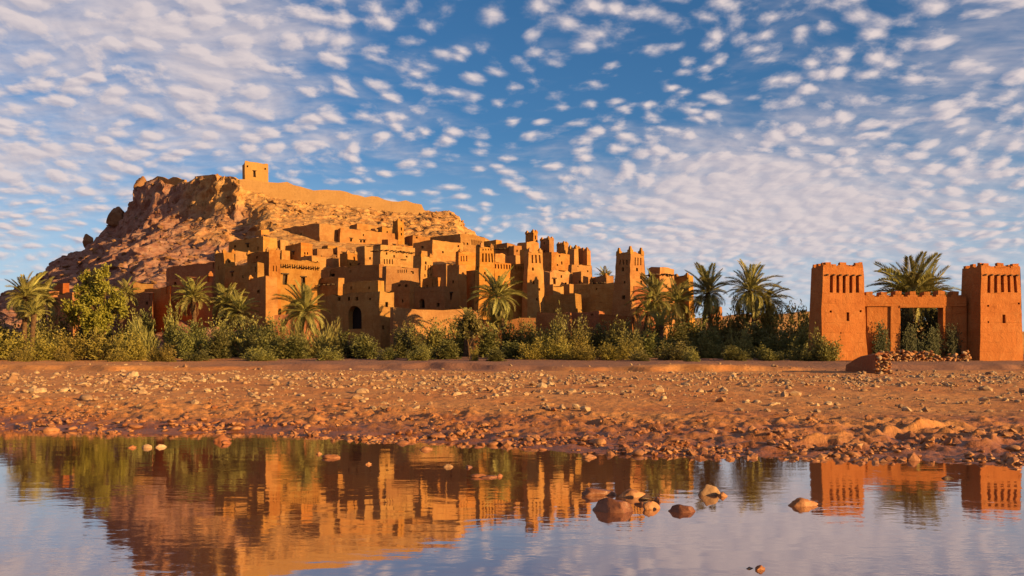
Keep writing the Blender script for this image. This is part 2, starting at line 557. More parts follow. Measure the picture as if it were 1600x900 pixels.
def hill_z(x, y):
    x, y = np.asarray(x, float), np.asarray(y, float)
    D = np.maximum(y, 1.0)
    u = 800 + F * x / D
    dr = crest_D(u)
    rv = np.interp(u, _RU, _RV)
    zr = CAMH + (HOR - rv) * dr / F
    t = np.clip((D - 93) / (dr - 93), 0, 1)
    cl = sstep(175, 225, u) * (1 - sstep(365, 425, u))
    s_lin = t * 0.92 + 0.08 * t * t
    s_cl = np.interp(t, [0, 0.55, 0.80, 0.885, 0.94, 1], [0, 0.46, 0.66, 0.76, 0.975, 1])
    s = s_lin * (1 - cl) + s_cl * cl
    z = 3.0 + (zr - 3.0) * s
    z = np.where(D > dr + 4, z - (D - dr - 4) * 0.42, z)
    return z


def terrain_z(x, y):
    return float(max(ground_z(x, y, False), hill_z(x, y) if y > 88 else -9))


def ray_D(u, v):
    """distance at which the view ray through photo pixel (u, v) meets the terrain"""
    D = 60.0
    while D < 260:
        x = (u - 800) * D / F
        if terrain_z(x, D) >= CAMH + (HOR - v) * D / F:
            return D
        D += 0.4
    return D


def fan(us, Ds, zf, name, mat, disp=None):
    U, DD = np.meshgrid(us, Ds)
    X = (U - 800) * DD / F
    Z = zf(X, DD)
    V = np.stack([X, DD, Z], -1)
    if disp is not None:
        V = V + disp(U, DD, V)
    n, m_ = U.shape
    idx = np.arange(n * m_).reshape(n, m_)
    Q = np.stack([idx[:-1, :-1], idx[:-1, 1:], idx[1:, 1:], idx[1:, :-1]], -1).reshape(-1, 4)
    me = np_mesh(name, V.reshape(-1, 3), Q, mat, True)
    return link(name, me), V


# ground: one sheet to the horizon
us = np.concatenate([np.linspace(-9000, -400, 30)[:-1], np.linspace(-400, -40, 50)[:-1], np.linspace(-40, 1640, 760), np.linspace(1640, 2000, 50)[1:], np.linspace(2000, 10000, 30)[1:]])
Ds = np.concatenate([np.linspace(2, 11.5, 14)[:-1], np.exp(np.linspace(math.log(11.5), math.log(100), 400)), np.exp(np.linspace(math.log(100), math.log(6000), 60))[1:]])
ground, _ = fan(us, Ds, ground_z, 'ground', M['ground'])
tag(ground, kind='structure')
# the near bank behind the camera
gx = np.linspace(-400, 400, 60); gy = -np.exp(np.linspace(math.log(3), math.log(900), 40))
GX, GY = np.meshgrid(gx, gy)
GZ = -0.6 + 2.2 * sstep(3, 26, -GY) + 0.25 * pn3(GX * 0.07, GY * 0.07, 2.2)
idx = np.arange(GX.size).reshape(GX.shape)
Q = np.stack([idx[:-1, :-1], idx[1:, :-1], idx[1:, 1:], idx[:-1, 1:]], -1).reshape(-1, 4)
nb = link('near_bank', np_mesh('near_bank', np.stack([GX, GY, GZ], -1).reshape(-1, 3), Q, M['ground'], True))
tag(nb, kind='structure')
# water
wt = link('river_water', mesh('river_water', [(-260, -14, 0), (260, -14, 0), (260, 60, 0), (-260, 60, 0)], [(0, 1, 2, 3)], M['water']))
tag(wt, kind='structure')


# hill
def hill_disp(U, DD, V):
    x, y, z = V[..., 0], V[..., 1], V[..., 2]
    edge = sstep(93, 104, DD)
    village = sstep(410, 470, U) * (1 - sstep(165, 200, DD))
    rough = (1 - 0.72 * village) * edge
    flank = (1 - sstep(330, 420, U))
    rid = 1 - np.abs(fbm(x * 0.055, y * 0.03, 1.0, 4, 0.55)) * 2.2
    mid = fbm(x * 0.16, y * 0.16, z * 0.2, 5, 0.58)
    out = np.zeros_like(V)
    out[..., 2] = rough * (1.7 * flank * (rid - 0.55) + 0.65 * mid)
    # ledges: beds of harder rock stand out towards the valley
    zz = z + 1.2 * pn3(x * 0.05, y * 0.05, 3.0)
    bed = pn3(0.3, 0.7, zz * 0.42) + 0.5 * pn3(2.3, 0.1, zz * 1.1)
    st = 1.9 * rough * (0.55 + 0.45 * pn3(x * 0.12, y * 0.12, 0.0))
    out[..., 1] = -st * bed + rough * 1.3 * fbm(x * 0.22, z * 0.22, y * 0.22, 4, 0.6)
    out[..., 0] = rough * 1.1 * fbm(y * 0.25 + 9, z * 0.25, x * 0.25, 4, 0.6)
    calm = sstep(90, 97, DD)
    return out * calm[..., None]


hu = np.concatenate([np.linspace(-700, -60, 60)[:-1], np.linspace(-60, 760, 560), np.linspace(760, 1300, 130)[1:]])
hD = np.concatenate([np.linspace(89, 222, 240), np.linspace(222, 262, 50)[1:], np.linspace(262, 360, 24)[1:]])


def hz(x, y):
    return hill_z(x, y) - 2.5 * (1 - sstep(89, 95, y))


hill, HV = fan(hu, hD, hz, 'hill', M['hill'], hill_disp)
tag(hill, kind='structure')
# far ridge seen between the palms and the gate
fu = np.linspace(880, 2600, 160); fD = np.linspace(380, 640, 40)


def far_z(x, y):
    u = 800 + F * x / y
    crest = np.interp(u, [880, 960, 1060, 1260, 1500, 1700, 2600], [4, 22, 30, 33, 26, 20, 8])
    return 3 + crest * sstep(380, 480, y) * (1 - sstep(520, 640, y) * .8) + 2.5 * fbm(x * .02, y * .02, 1.0, 4)


fr, _ = fan(fu, fD, far_z, 'distant_ridge', M['hill'])
tag(fr, kind='structure')
# ------------------------------------------------------------------ buildings
UNIT_BOX = {}


def unit_box(mat):
    """unit box -0.5..0.5, shared by all pieces of one material"""
    if mat not in UNIT_BOX:
        v = [(x, y, z) for x in (-.5, .5) for y in (-.5, .5) for z in (-.5, .5)]
        f = [(0, 1, 3, 2), (4, 6, 7, 5), (0, 4, 5, 1), (2, 3, 7, 6), (0, 2, 6, 4), (1, 5, 7, 3)]
        UNIT_BOX[mat] = mesh('box_' + mat, v, f, M[mat])
    return UNIT_BOX[mat]


def wob(p, amp=0.10, s=0.45):
    n = mnoise.noise_vector(p * s) + 0.5 * mnoise.noise_vector(p * s * 2.7)
    return p + Vector((n.x, n.y, n.z * 0.7)) * amp


class Block:
    """a battered mud-brick block with real openings; L, C, R are its visible top corners"""
    def __init__(s, uL, uC, uR, vC, vb, rot=38, rl=None, D=None, batter=0.035, wig=0.12, wR=None):
        s.D = D if D else ray_D(uC, vb)
        rl = rot if rl is None else rl
        k = lambda u: (u - 800) / F
        s.C = Vector((k(uC) * s.D, s.D))
        s.dR = Vector((math.cos(R(rot)), math.sin(R(rot))))
        s.dL = Vector((-math.sin(R(rl)), math.cos(R(rl))))
        s.wR = wR or max(0.8, (k(uR) * s.C.y - s.C.x) / (s.dR.x - k(uR) * s.dR.y))
        s.wL = max(0.8, (k(uL) * s.C.y - s.C.x) / (s.dL.x - k(uL) * s.dL.y))
        s.zt = CAMH + (HOR - vC) * s.D / F
        Rr = s.C + s.dR * s.wR; L = s.C + s.dL * s.wL
        s.corn = [L, s.C.copy(), Rr, L + Rr - s.C]
        s.zb = min(terrain_z(p.x, p.y) for p in s.corn) - 1.2
        s.zb = min(s.zb, s.zt - 2.0)
        s.cen = sum(s.corn, Vector((0, 0))) / 4
        s.batter = batter; s.wig = wig
        s.op = {0: [], 1: [], 2: [], 3: []}
        s.faces3 = []; s.verts = []; s.holes = []

    def corner(s, i, z):
        p = s.corn[i % 4]
        d = (p - s.cen).normalized()
        return p + d * s.batter * (s.zt - z)

    def pt(s, f, t, z, inset=0.0):
        a, b = s.corner(f, z), s.corner(f + 1, z)
        p = a.lerp(b, t)
        if inset:
            d = (b - a).normalized()
            p = p + Vector((-d.y, d.x)) * inset
        return Vector((p.x, p.y, z))

    def face_len(s, f):
        return (s.corn[(f + 1) % 4] - s.corn[f % 4]).length

    def px(s, f, u, v, w, h):
        """opening given in photo pixels -> (t0, t1, z0, z1) on face 0 (left) or 1 (right)"""
        k = (u - 800) / F
        d, wid = (s.dR, s.wR) if f == 1 else (s.dL, s.wL)
        m = (k * s.C.y - s.C.x) / (d.x - k * d.y)
        Dp = s.C.y + m * d.y
        z = CAMH + (HOR - v) * Dp / F
        vis = max(0.25, abs(d.x - k * d.y))
        hw = w * Dp / F / vis / 2 / wid
        t = m / wid
        if f == 0: t = 1 - t
        return (t - hw, t + hw, z - h * Dp / F / 2, z + h * Dp / F / 2)

    def add(s, f, t0, t1, z0, z1, kind='window', depth=0.35):
        t0, t1 = max(0.03, t0), min(0.97, t1)
        z0, z1 = max(z0, s.zb + 0.3), min(z1, s.zt - 0.25)
        if t1 - t0 < 0.01 or z1 - z0 < 0.1: return
        for o in s.op[f]:
            if t0 < o[1] + .01 and t1 > o[0] - .01 and z0 < o[3] + .1 and z1 > o[2] - .1: return
        s.op[f].append((t0, t1, z0, z1, kind, depth))

    def addpx(s, f, u, v, w, h, kind='window', depth=0.35):
        s.add(f, *s.px(f, u, v, w, h), kind, depth)

    def arcade(s, f, u0, u1, v, h, n, fill=0.45, depth=0.3, v1=None):
        v1 = v if v1 is None else v1
        for i in range(n):
            a = (i + .5) / n
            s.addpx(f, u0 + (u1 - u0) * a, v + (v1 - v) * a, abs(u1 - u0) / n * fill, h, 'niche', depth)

    def mesh_wall(s, rng, parapet=0.5, ragged=0.12):
        V, Fc = [], []

        def add(*ps):
            b = len(V); V.extend(ps); Fc.append(tuple(range(b, b + len(ps))))
        seed = rng.random() * 100
        top = lambda p: Vector((p.x, p.y, p.z + ragged * (mnoise.noise(Vector((p.x * .7 + seed, p.y * .7, 3))) * 1.3 + .6 * mnoise.noise(Vector((p.x * 2.3, p.y * 2.3 + seed, 1))))))
        for f in range(4):
            L = s.face_len(f)
            ts = {0.0, 1.0}; zs = {s.zb, s.zt}
            n = max(1, int(L / 1.3))
            for i in range(1, n): ts.add(i / n)
            m = max(1, int((s.zt - s.zb) / 2.2))
            for i in range(1, m): zs.add(s.zb + (s.zt - s.zb) * i / m)
            for o in s.op[f]: ts |= {o[0], o[1]}; zs |= {o[2], o[3]}
            ts, zs = sorted(ts), sorted(zs)
            for i in range(len(ts) - 1):
                for j in range(len(zs) - 1):
                    tm, zm = (ts[i] + ts[i + 1]) / 2, (zs[j] + zs[j + 1]) / 2
                    if any(o[0] < tm < o[1] and o[2] < zm < o[3] for o in s.op[f]): continue
                    q = [wob(s.pt(f, a, z), s.wig) for a, z in ((ts[i], zs[j]), (ts[i + 1], zs[j]), (ts[i + 1], zs[j + 1]), (ts[i], zs[j + 1]))]
                    if j == len(zs) - 2: q[2], q[3] = top(q[2]), top(q[3])
                    add(*q)
            # parapet top and inner side
            n = max(1, int(L / 1.3))
            for i in range(n):
                a, b = i / n, (i + 1) / n
                o1, o2 = top(wob(s.pt(f, a, s.zt), s.wig)), top(wob(s.pt(f, b, s.zt), s.wig))
                th = min(0.4, L * .2, s.face_len(f + 1) * .2)
                i1, i2 = s.pt(f, max(a, th / L), s.zt, th), s.pt(f, min(b, 1 - th / L), s.zt, th)
                i1 = top(wob(i1, s.wig)); i2 = top(wob(i2, s.wig))
                add(o1, o2, i2, i1)
                add(i1, i2, i2 - Vector((0, 0, parapet + .35)), i1 - Vector((0, 0, parapet + .35)))
            for (t0, t1, z0, z1, kind, dep) in s.op[f]:
                if kind == 'arch':
                    n = 12; zc = z0 + (z1 - z0) * 0.62; pts = []
                    for i in range(n + 1):
                        a = math.pi * (1 - i / n)
                        pts.append(((t0 + t1) / 2 + (t1 - t0) / 2 * math.cos(a), zc + (z1 - zc) * math.sin(a) ** 0.85))
                    for i in range(n):
                        (a, za), (b, zb_) = pts[i], pts[i + 1]
                        add(*[wob(s.pt(f, *q), s.wig) for q in ((a, za), (b, zb_), (b, z1), (a, z1))])
                        add(wob(s.pt(f, b, zb_), s.wig), wob(s.pt(f, a, za), s.wig), s.pt(f, a, za, dep), s.pt(f, b, zb_, dep))
                    loop = [(t0, z0), (t0, zc)], [(t1, zc), (t1, z0)], [(t1, z0), (t0, z0)]
                else:
                    loop = [(t0, z0), (t0, z1)], [(t0, z1), (t1, z1)], [(t1, z1), (t1, z0)], [(t1, z0), (t0, z0)]
                for (a, za), (b, zb_) in loop:
                    add(wob(s.pt(f, a, za), s.wig), wob(s.pt(f, b, zb_), s.wig), s.pt(f, b, zb_, dep + .08), s.pt(f, a, za, dep + .08))
        return V, Fc

    def build(s, name, parent_loc, parent, rng, mat='clay', ragged=0.12, part=None, roof=True):
        """links wall (+roof, windows); returns the wall object"""
        V, Fc = s.mesh_wall(rng, ragged=ragged)
        pl = parent_loc
        wall = link(part or 'wall', mesh(name, [v - pl for v in V], Fc, M[mat]), parent)
        own = wall if part else parent
        if roof:
            zr = s.zt - 0.55
            q = [s.pt(f, .0, zr, 0.0).lerp(Vector((s.cen.x, s.cen.y, zr)), 0.04) - pl for f in range(4)]
            link('roof', mesh('roof', q, [(0, 1, 2, 3)], M['clay_roof']), own)
        for f in range(4):
            for (t0, t1, z0, z1, kind, dep) in s.op[f]:
                a, b = s.pt(f, t0, (z0 + z1) / 2, dep), s.pt(f, t1, (z0 + z1) / 2, dep)
                d = b - a
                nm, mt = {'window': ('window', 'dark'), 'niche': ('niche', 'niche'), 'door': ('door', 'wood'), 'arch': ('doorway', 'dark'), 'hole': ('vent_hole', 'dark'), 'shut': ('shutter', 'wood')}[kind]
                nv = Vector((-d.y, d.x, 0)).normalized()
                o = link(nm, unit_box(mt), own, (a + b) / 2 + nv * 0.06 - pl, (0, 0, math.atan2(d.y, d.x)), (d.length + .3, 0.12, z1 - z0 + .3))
                if nm in ('window', 'door', 'shutter') and d.length > .42 and z1 - z0 > .5:
                    e_ = (s.pt(f, t0, z1, -.03) + s.pt(f, t1, z1, -.03)) / 2 + Vector((0, 0, .07))
                    lo = link('lintel', unit_box('wood'), own, e_ - pl, (0, 0, math.atan2(d.y, d.x)), (d.length + .35, .22, .15))
                    if not part:                     # a lintel belongs to its opening
                        lo.parent = o; lo.matrix_parent_inverse = o.matrix_basis.inverted()
        return wall

    def finial(s, i, own, pl, h=0.42, w=0.55, mat='clay'):
        """stepped horn on a top corner"""
        c = s.corner(i, s.zt); cc = c + (s.cen - c).normalized() * w * .6
        V, Fc = [], []
        for (z0, z1, a, b) in ((-.2, h * .45, w, w * .9), (h * .45, h, w * .62, w * .34)):
            k = len(V)
            for zz, r in ((z0, a), (z1, b)):
                for dx, dy in ((-1, -1), (1, -1), (1, 1), (-1, 1)):
                    V.append(Vector((dx * r / 2, dy * r / 2, zz)))
            Fc += [(k, k+1, k+5, k+4), (k+1, k+2, k+6, k+5), (k+2, k+3, k+7, k+6), (k+3, k, k+4, k+7), (k+4, k+5, k+6, k+7)]
        d = s.dR
        link('corner_finial', mesh('corner_finial', V, Fc, M[mat]), own, Vector((cc.x, cc.y, s.zt)) - pl, (0, 0, math.atan2(d.y, d.x)))

    def spouts(s, f, n, own, pl, rng, drop=0.9):
        """row of roof poles or drain spouts sticking out of a wall"""
        for i in range(n):
            t = (i + .5) / n + rng.uniform(-.03, .03)
            z = s.zt - drop + rng.uniform(-.05, .05)
            a = s.pt(f, t, z, -0.28)
            d = s.corn[(f + 1) % 4] - s.corn[f]
            link('roof_pole', unit_box('wood'), own, a - pl, (0, 0, math.atan2(d.y, d.x)), (0.14, 0.7, 0.13))


HG = 'mud houses of the walled village'


def house(name, label, geo, win=(), arc=(), mat='clay', cat='house', auto=3, finials=(), spouts=(), ragged=0.19, group=HG, fin_h=0.42, **kw):
    rng = random.Random(label)
    b = Block(*geo, **kw)
    base = Vector((b.cen.x, b.cen.y, max(b.zb + 1.0, min(terrain_z(p.x, p.y) for p in b.corn))))
    root = empty(name, base)
    tag(root, label, cat, group)
    for w_ in win: b.addpx(*w_)
    for a in arc: b.arcade(*a)
    for f in (0, 1):                         # further small openings with no fixed place
        L = b.face_len(f); H = b.zt - b.zb - 1.2
        if L < 1.6 or H < 1.5: continue
        for i in range(auto if L > 3 else max(1, auto - 1)):
            t = rng.uniform(.15, .85); z = b.zt - rng.uniform(.9, min(H, 5.5) * .85 + .4)
            big = rng.random() < .3
            ww, hh = (.55, .95) if big else (.28, .42)
            b.add(f, t - ww / 2 / L, t + ww / 2 / L, z - hh / 2, z + hh / 2, rng.choice(['window', 'window', 'shut', 'hole']))
    wall = b.build(name, base, root, rng, mat, ragged)
    for i in finials: b.finial(i, root, base, fin_h, mat=mat)
    for f, n in spouts: b.spouts(f, n, root, base, rng)
    return b


# ---- hilltop
b = house('hilltop_tower', 'square ruined granary tower alone on the very top of the hill',
          (379, 383, 419, 251, 283), [(1, 397.5, 272, 4, 10, 'door', .5), (1, 387, 260, 2.4, 3, 'hole'), (1, 414, 264, 2.4, 3, 'hole')],
          mat='clay_pale', cat='tower', auto=0, rot=38, rl=24, D=206, batter=.01, ragged=.25, group=None)


def wall_path(name, label, pts, thick=0.8, mat='clay', ragged=0.15, cat='wall', below=1.5, step=1.5, group=None, holes=0):
    """free-standing earth wall along (u, v_top, D) points"""
    P = [at(*p) for p in pts]
    base = Vector((P[0].x, P[0].y, terrain_z(P[0].x, P[0].y)))
    fine = []
    for a, b_ in zip(P[:-1], P[1:]):
        n = max(1, int((b_ - a).length / step))
        fine += [a.lerp(b_, i / n) for i in range(n)]
    fine.append(P[-1])
    V, Fc = [], []
    rng = random.Random(label)
    sd_ = rng.random() * 50
    for i, p in enumerate(fine):
        q = fine[min(i + 1, len(fine) - 1)] - fine[max(i - 1, 0)]
        nrm = Vector((q.y, -q.x, 0)).normalized()      # towards the viewer for walls running left to right
        zt = p.z + ragged * (1.4 * mnoise.noise(Vector((p.x * .3, p.y * .3, sd_))) + mnoise.noise(Vector((p.x * 1.1, p.y * 1.1, sd_))))
        zb = min(terrain_z(p.x, p.y), zt - .5) - below
        zm = (zt + zb) / 2
        for off, z in ((thick * .68, zb), (thick * .56, zm), (thick * .42, zt), (-thick * .42, zt), (-thick * .56, zm), (-thick * .68, zb)):
            V.append(wob(Vector((p.x + nrm.x * off, p.y + nrm.y * off, z)), .12) - base)
    n = len(fine)
    for i in range(n - 1):
        for k in range(5):
            a = i * 6 + k; Fc.append((a, a + 6, a + 7, a + 1))
    Fc.append(tuple(range(0, 6))); Fc.append(tuple((n - 1) * 6 + k for k in range(5, -1, -1)))
    o = link(name, mesh(name, V, Fc, M[mat]), None, base)
    tag(o, label, cat, group)
    return o


cd = lambda u: float(crest_D(u)) - 3.0
wall_path('rampart_wall', 'long pale earth rampart running down the hilltop from the ruined tower',
          [(374, 280, cd(374)), (398, 281, cd(398)), (421, 282.5, cd(421)), (448, 289, cd(448)), (490, 296, cd(490)), (520, 300, cd(520)), (560, 304, cd(560)), (600, 311, cd(600)), (622, 315, cd(622)), (645, 317, cd(645)), (658, 320, cd(658)), (663, 331, cd(663))],
          1.0, 'clay_pale', .5, 'rampart', below=3.2)
wall_path('rampart_wall', 'short shaded rampart end turning back at the left of the hilltop tower',
          [(373.5, 281, cd(373.5)), (345, 284, cd(345) - 3)], 0.9, 'clay_pale', .25, 'rampart', below=3.0)
wall_path('ruined_wall', 'low broken wall along the cliff edge at the far left of the hilltop',
          [(240, 279.5, cd(240)), (256, 277.5, cd(256)), (272, 279, cd(272)), (290, 281, cd(290))], 0.8, 'clay_pale', .5, 'wall', below=3.0)
wall_path('ruined_wall', 'lit broken wall on the cliff edge left of the hilltop tower',
          [(306, 276.5, cd(306)), (322, 273.5, cd(322)), (345, 275.5, cd(345)), (372, 280, cd(372))], 0.8, 'clay_pale', .4, 'wall', below=3.0)

# ---- upper tier
house('courtyard_wall_house', 'bright orange back wall standing above the highest shaded compound',
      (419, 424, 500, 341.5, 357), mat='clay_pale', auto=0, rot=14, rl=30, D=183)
house('compound', 'highest long walled compound with a wide shaded left face',
      (424, 499, 546, 349, 378), [(1, 531, 370, 3, 10, 'door', .4), (1, 536, 374, 2, 5), (0, 470, 366, 2, 4)], rot=38, rl=57, auto=1)
house('mud_house', 'long plain lit wall house right of the highest compound',
      (528, 532, 617, 356, 380), [(1, 564, 377, 3, 4), (1, 569, 377, 3, 4), (1, 549, 375, 3, 5)], rot=36, auto=1)
house('mud_house', 'small shaded cube with a lit side above the long plain wall',
      (546, 558, 590, 349, 360), rot=36, auto=1)
house('mud_house', 'tiny hut just left of the slim upper tower', (589, 597, 612, 354, 366), rot=36, auto=1)
house('watch_tower', 'slim upper tower half dark half lit below the long rampart',
      (614, 622, 631, 344.5, 382), [(1, 627, 358, 2, 5), (1, 627, 366, 2, 4)], cat='tower', rot=40, auto=0, finials=(0, 1, 2), batter=.03)
house('mud_house', 'low house with dark left side right of the slim upper tower', (632, 645, 680, 367, 384), [(1, 651, 371, 2.5, 3)], rot=36, auto=1)
house('mud_house', 'large house with broad dark left wall and one high window below the rocky spur',
      (646, 676, 724, 375, 410), [(0, 660, 386, 4, 4), (1, 692, 394, 2.6, 3.5), (1, 716, 385, 2.6, 3)], rot=37, rl=50, auto=0)
house('mud_house', 'great house with long dark roof edge under the right end of the hill',
      (672, 719, 758, 365.5, 404), [(1, 724, 381, 2.6, 3.4), (1, 730, 381, 2.6, 3.4)], [(1, 736, 754, 378, 8, 6, .45, .3, 381), (1, 722, 740, 396, 3, 6, .4)], rot=37, rl=57, auto=0)
house('watch_tower', 'lit tower with slit windows directly below the great house',
      (712, 717, 743, 392, 424), [], [(1, 719, 731, 404, 9, 3, .4)], cat='tower', rot=36, auto=0, finials=(1,))
house('mud_house', 'dark little cube beside the left tower of the main kasbah', (726, 742, 745, 401, 432), rot=36, rl=45, auto=1)

# ---- left part
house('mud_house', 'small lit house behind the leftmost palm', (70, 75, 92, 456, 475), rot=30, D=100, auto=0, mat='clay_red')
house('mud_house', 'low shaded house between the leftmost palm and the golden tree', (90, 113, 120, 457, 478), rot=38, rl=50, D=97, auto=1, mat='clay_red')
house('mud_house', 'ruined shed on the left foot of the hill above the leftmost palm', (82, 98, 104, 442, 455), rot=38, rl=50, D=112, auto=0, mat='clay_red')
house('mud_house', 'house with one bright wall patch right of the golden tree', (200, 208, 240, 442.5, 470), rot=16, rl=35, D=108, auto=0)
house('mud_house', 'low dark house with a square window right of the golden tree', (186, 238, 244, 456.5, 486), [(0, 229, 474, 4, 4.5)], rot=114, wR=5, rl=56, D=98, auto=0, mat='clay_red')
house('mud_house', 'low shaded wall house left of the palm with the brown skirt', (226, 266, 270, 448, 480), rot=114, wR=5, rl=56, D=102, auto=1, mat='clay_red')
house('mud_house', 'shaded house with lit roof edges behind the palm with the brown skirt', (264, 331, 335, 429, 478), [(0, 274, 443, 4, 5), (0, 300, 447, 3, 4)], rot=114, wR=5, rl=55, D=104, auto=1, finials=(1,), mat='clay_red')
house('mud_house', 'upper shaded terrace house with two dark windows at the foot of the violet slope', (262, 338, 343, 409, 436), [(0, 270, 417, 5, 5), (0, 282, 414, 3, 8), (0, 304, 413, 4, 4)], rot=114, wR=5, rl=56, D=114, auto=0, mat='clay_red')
house('watch_tower', 'leftmost square tower of the village with a bright upper side', (336, 350, 367, 393, 470), [(1, 358, 408, 3, 4)], cat='tower', rot=38, rl=42, D=112, auto=2, finials=(0, 1, 2))
house('mud_house', 'house with a long sunlit wall behind the leftmost square tower', (361, 368, 399, 392, 415), rot=36, auto=0)
house('mud_house', 'broad house with dark left wall and two windows high at the left', (358, 411, 433, 370, 397), [(0, 367, 385, 3, 4), (0, 387, 384, 4, 6), (0, 403, 388, 2, 6)], rot=38, rl=55, auto=0)
house('mud_house', 'tall house with a plain dark wall above the small palms', (351, 402, 412, 410, 486), [(0, 363, 429, 3, 7), (0, 390, 446, 3, 8), (0, 400, 421, 3, 9)], rot=38, rl=52, D=104, auto=1)
house('corner_tower', 'pale corner tower joined to the arcaded facade', (386, 420, 437, 391, 458), [(0, 402, 402, 3, 4), (0, 410, 419, 3, 7)], [(1, 424, 433, 420, 9, 2, .3)], cat='tower', rot=36, rl=48, D=107, auto=0, finials=(0, 1, 2))
house('arcaded_house', 'bright facade with a row of slit niches above the big left palm', (429, 435, 500, 405, 470), [(1, 446, 437, 7, 17, 'door', .4), (1, 474, 440, 6, 14, 'door', .4), (1, 460, 447, 3, 4)], [(1, 438, 498, 415, 6.5, 17, .42, .25, 420)], rot=32, D=110, auto=0, spouts=((1, 9),))
house('corner_tower', 'low front tower with one small window left of the big left palm', (388, 415, 433, 431.5, 492), [(0, 403, 456, 3.5, 5.5)], cat='tower', rot=36, rl=48, D=101, auto=0, finials=(0,))
house('mud_house', 'dark cube with three small lit windows above the arcaded facade', (446, 470, 488, 379.5, 412), [(0, 459, 396, 3, 5), (1, 476, 396, 2, 4), (1, 480, 396, 2, 4)], rot=37, rl=48, auto=0)
house('mud_house', 'plain box house stepping down right behind the arcaded facade', (470, 487, 510, 399, 428), rot=37, rl=48, auto=1)
house('mud_house', 'low hut on the slope between compound and arcaded facade', (487, 496, 520, 388, 402), rot=37, auto=1)
house('mud_house', 'small lit house with a single slit below the long plain wall', (531, 543, 558, 394.5, 428), [(1, 553, 404, 2.4, 6.5)], rot=37, rl=45, auto=0, finials=(1, 2))
house('mud_house', 'narrow house half in shadow left of the many windowed house', (556, 570, 585, 384, 424), [(1, 578, 404, 2.4, 4)], rot=37, rl=45, auto=0)
house('mud_house', 'wide dark wall with an open doorway above the terrace', (502, 592, 596, 412, 456), [(0, 519, 424, 8, 16, 'arch', .6), (0, 548, 424, 3, 4)], rot=38, rl=57, D=122, auto=1)
house('many_windowed_house', 'tall lit house with many small windows under wooden eaves in the middle of the village', (583, 595, 648, 382, 446),
      [(1, 616, 400, 2.4, 4), (1, 635, 401, 2.4, 3), (1, 630, 406, 9, 1.6, 'shut'), (1, 604, 396, 2.4, 4), (1, 625, 393, 2, 3)], [(1, 599, 615, 409, 8, 4, .4), (1, 618, 634, 386, 5, 5, .45)], rot=36, rl=42, auto=0, spouts=((1, 12), (0, 4)))
house('mud_house', 'lit house with barred windows below the many windowed house', (598, 604, 654, 415, 474), [(1, 644, 426, 5, 4.5), (1, 648, 444, 2.4, 4), (1, 624, 443, 3.4, 4.5), (1, 636, 443, 3.4, 4.5)], [(1, 620, 637, 424, 5, 5, .4)], rot=36, D=116, auto=0)
house('watch_tower', 'dark sided tower with three long niches right of the many windowed house', (646, 658, 676, 399, 462), [(1, 664, 394, 2, 3)], [(1, 662, 675, 418, 8, 3, .35), (1, 662, 675, 430, 4, 3, .35)], cat='tower', rot=37, rl=42, D=121, auto=0, finials=(1, 2), batter=.045)
house('mud_house', 'small stair hut topping the tower with three long niches', (655, 659, 668, 391.5, 404), rot=37, D=127, auto=0)
house('mud_house', 'dark house with a bright framed window at its right corner', (675, 697, 708, 413, 476), [(1, 702, 422, 3.4, 7, 'shut')], rot=37, rl=46, D=120, auto=1)
house('mud_house', 'low house with a bright parapet before the dark house', (660, 676, 688, 433, 478), [(0, 668, 447, 2.5, 4)], rot=37, rl=48, D=115, auto=1)
house('tower_house', 'tall dark double tower house left of the main kasbah', (699, 717, 728, 413, 492), [(0, 708, 440, 2.4, 5)], rot=37, rl=48, D=112, auto=1, batter=.03)
house('mud_house', 'dark recessed house between double tower and main kasbah', (722, 742, 748, 421, 494), rot=37, rl=52, D=113, auto=0)
house('mud_house', 'low shaded house with a doorway behind the sunlit perimeter wall', (640, 694, 702, 447, 492), [(0, 660, 474, 8, 14, 'arch', .5), (0, 684, 476, 4, 6)], rot=38, rl=52, D=106, auto=1)
house('mud_house', 'shaded house with a row of small windows right of the arched gatehouse', (612, 640, 655, 440, 490), [(0, 624, 446, 4, 4), (0, 634, 447, 4, 4)], rot=38, rl=50, D=109, auto=1)
house('mud_house', 'shaded terrace house with a pale lit edge above the arched gatehouse', (474, 528, 537, 433, 476), [(0, 507, 443, 12, 2.4), (0, 484, 440, 3, 4)], rot=38, rl=55, D=111, auto=0, spouts=((0, 7),))
house('gatehouse', 'shaded gatehouse with a tall dark arched doorway at the village foot', (498, 593, 615, 455, 520),
      [(0, 554, 496, 20, 36, 'arch', .7), (0, 530, 467, 4, 6), (0, 545, 467, 4, 6), (0, 558, 467, 4, 6), (0, 578, 468, 3, 4), (1, 604, 475, 4, 8)], cat='gatehouse', rot=38, rl=50, D=97, auto=0, group=None, ragged=.2)
house('mud_house', 'upper shaded storey set back on the arched gatehouse', (535, 590, 600, 438, 470), [(0, 577, 450, 3, 4), (0, 549, 450, 3, 4)], rot=38, rl=52, D=103, auto=0)

for lab, g in (('tiny hut high on the slope left of the highest compound', (399, 408, 421, 358, 368)),
               ('small hut right below the highest compound', (503, 512, 529, 383, 397)),
               ('flat hut between the small lit slit house and the long plain wall', (519, 527, 541, 387, 402)),
               ('low hut under the left foot of the slim upper tower', (597, 606, 621, 373, 389)),
               ('low hut under the right foot of the slim upper tower', (622, 631, 647, 383, 398)),
               ('low lit hut perched above the arcaded facade', (431, 440, 453, 391, 408)),
               ('small shaded hut above the wide dark wall', (507, 520, 532, 403, 420)),
               ('narrow hut squeezed right of the broad dark walled house', (430, 438, 450, 375, 392)),
               ('little hut above the house with barred windows', (655, 664, 676, 381, 396))):
    house('mud_hut', lab, g, rot=37, auto=1, cat='hut', group='small huts between the houses')

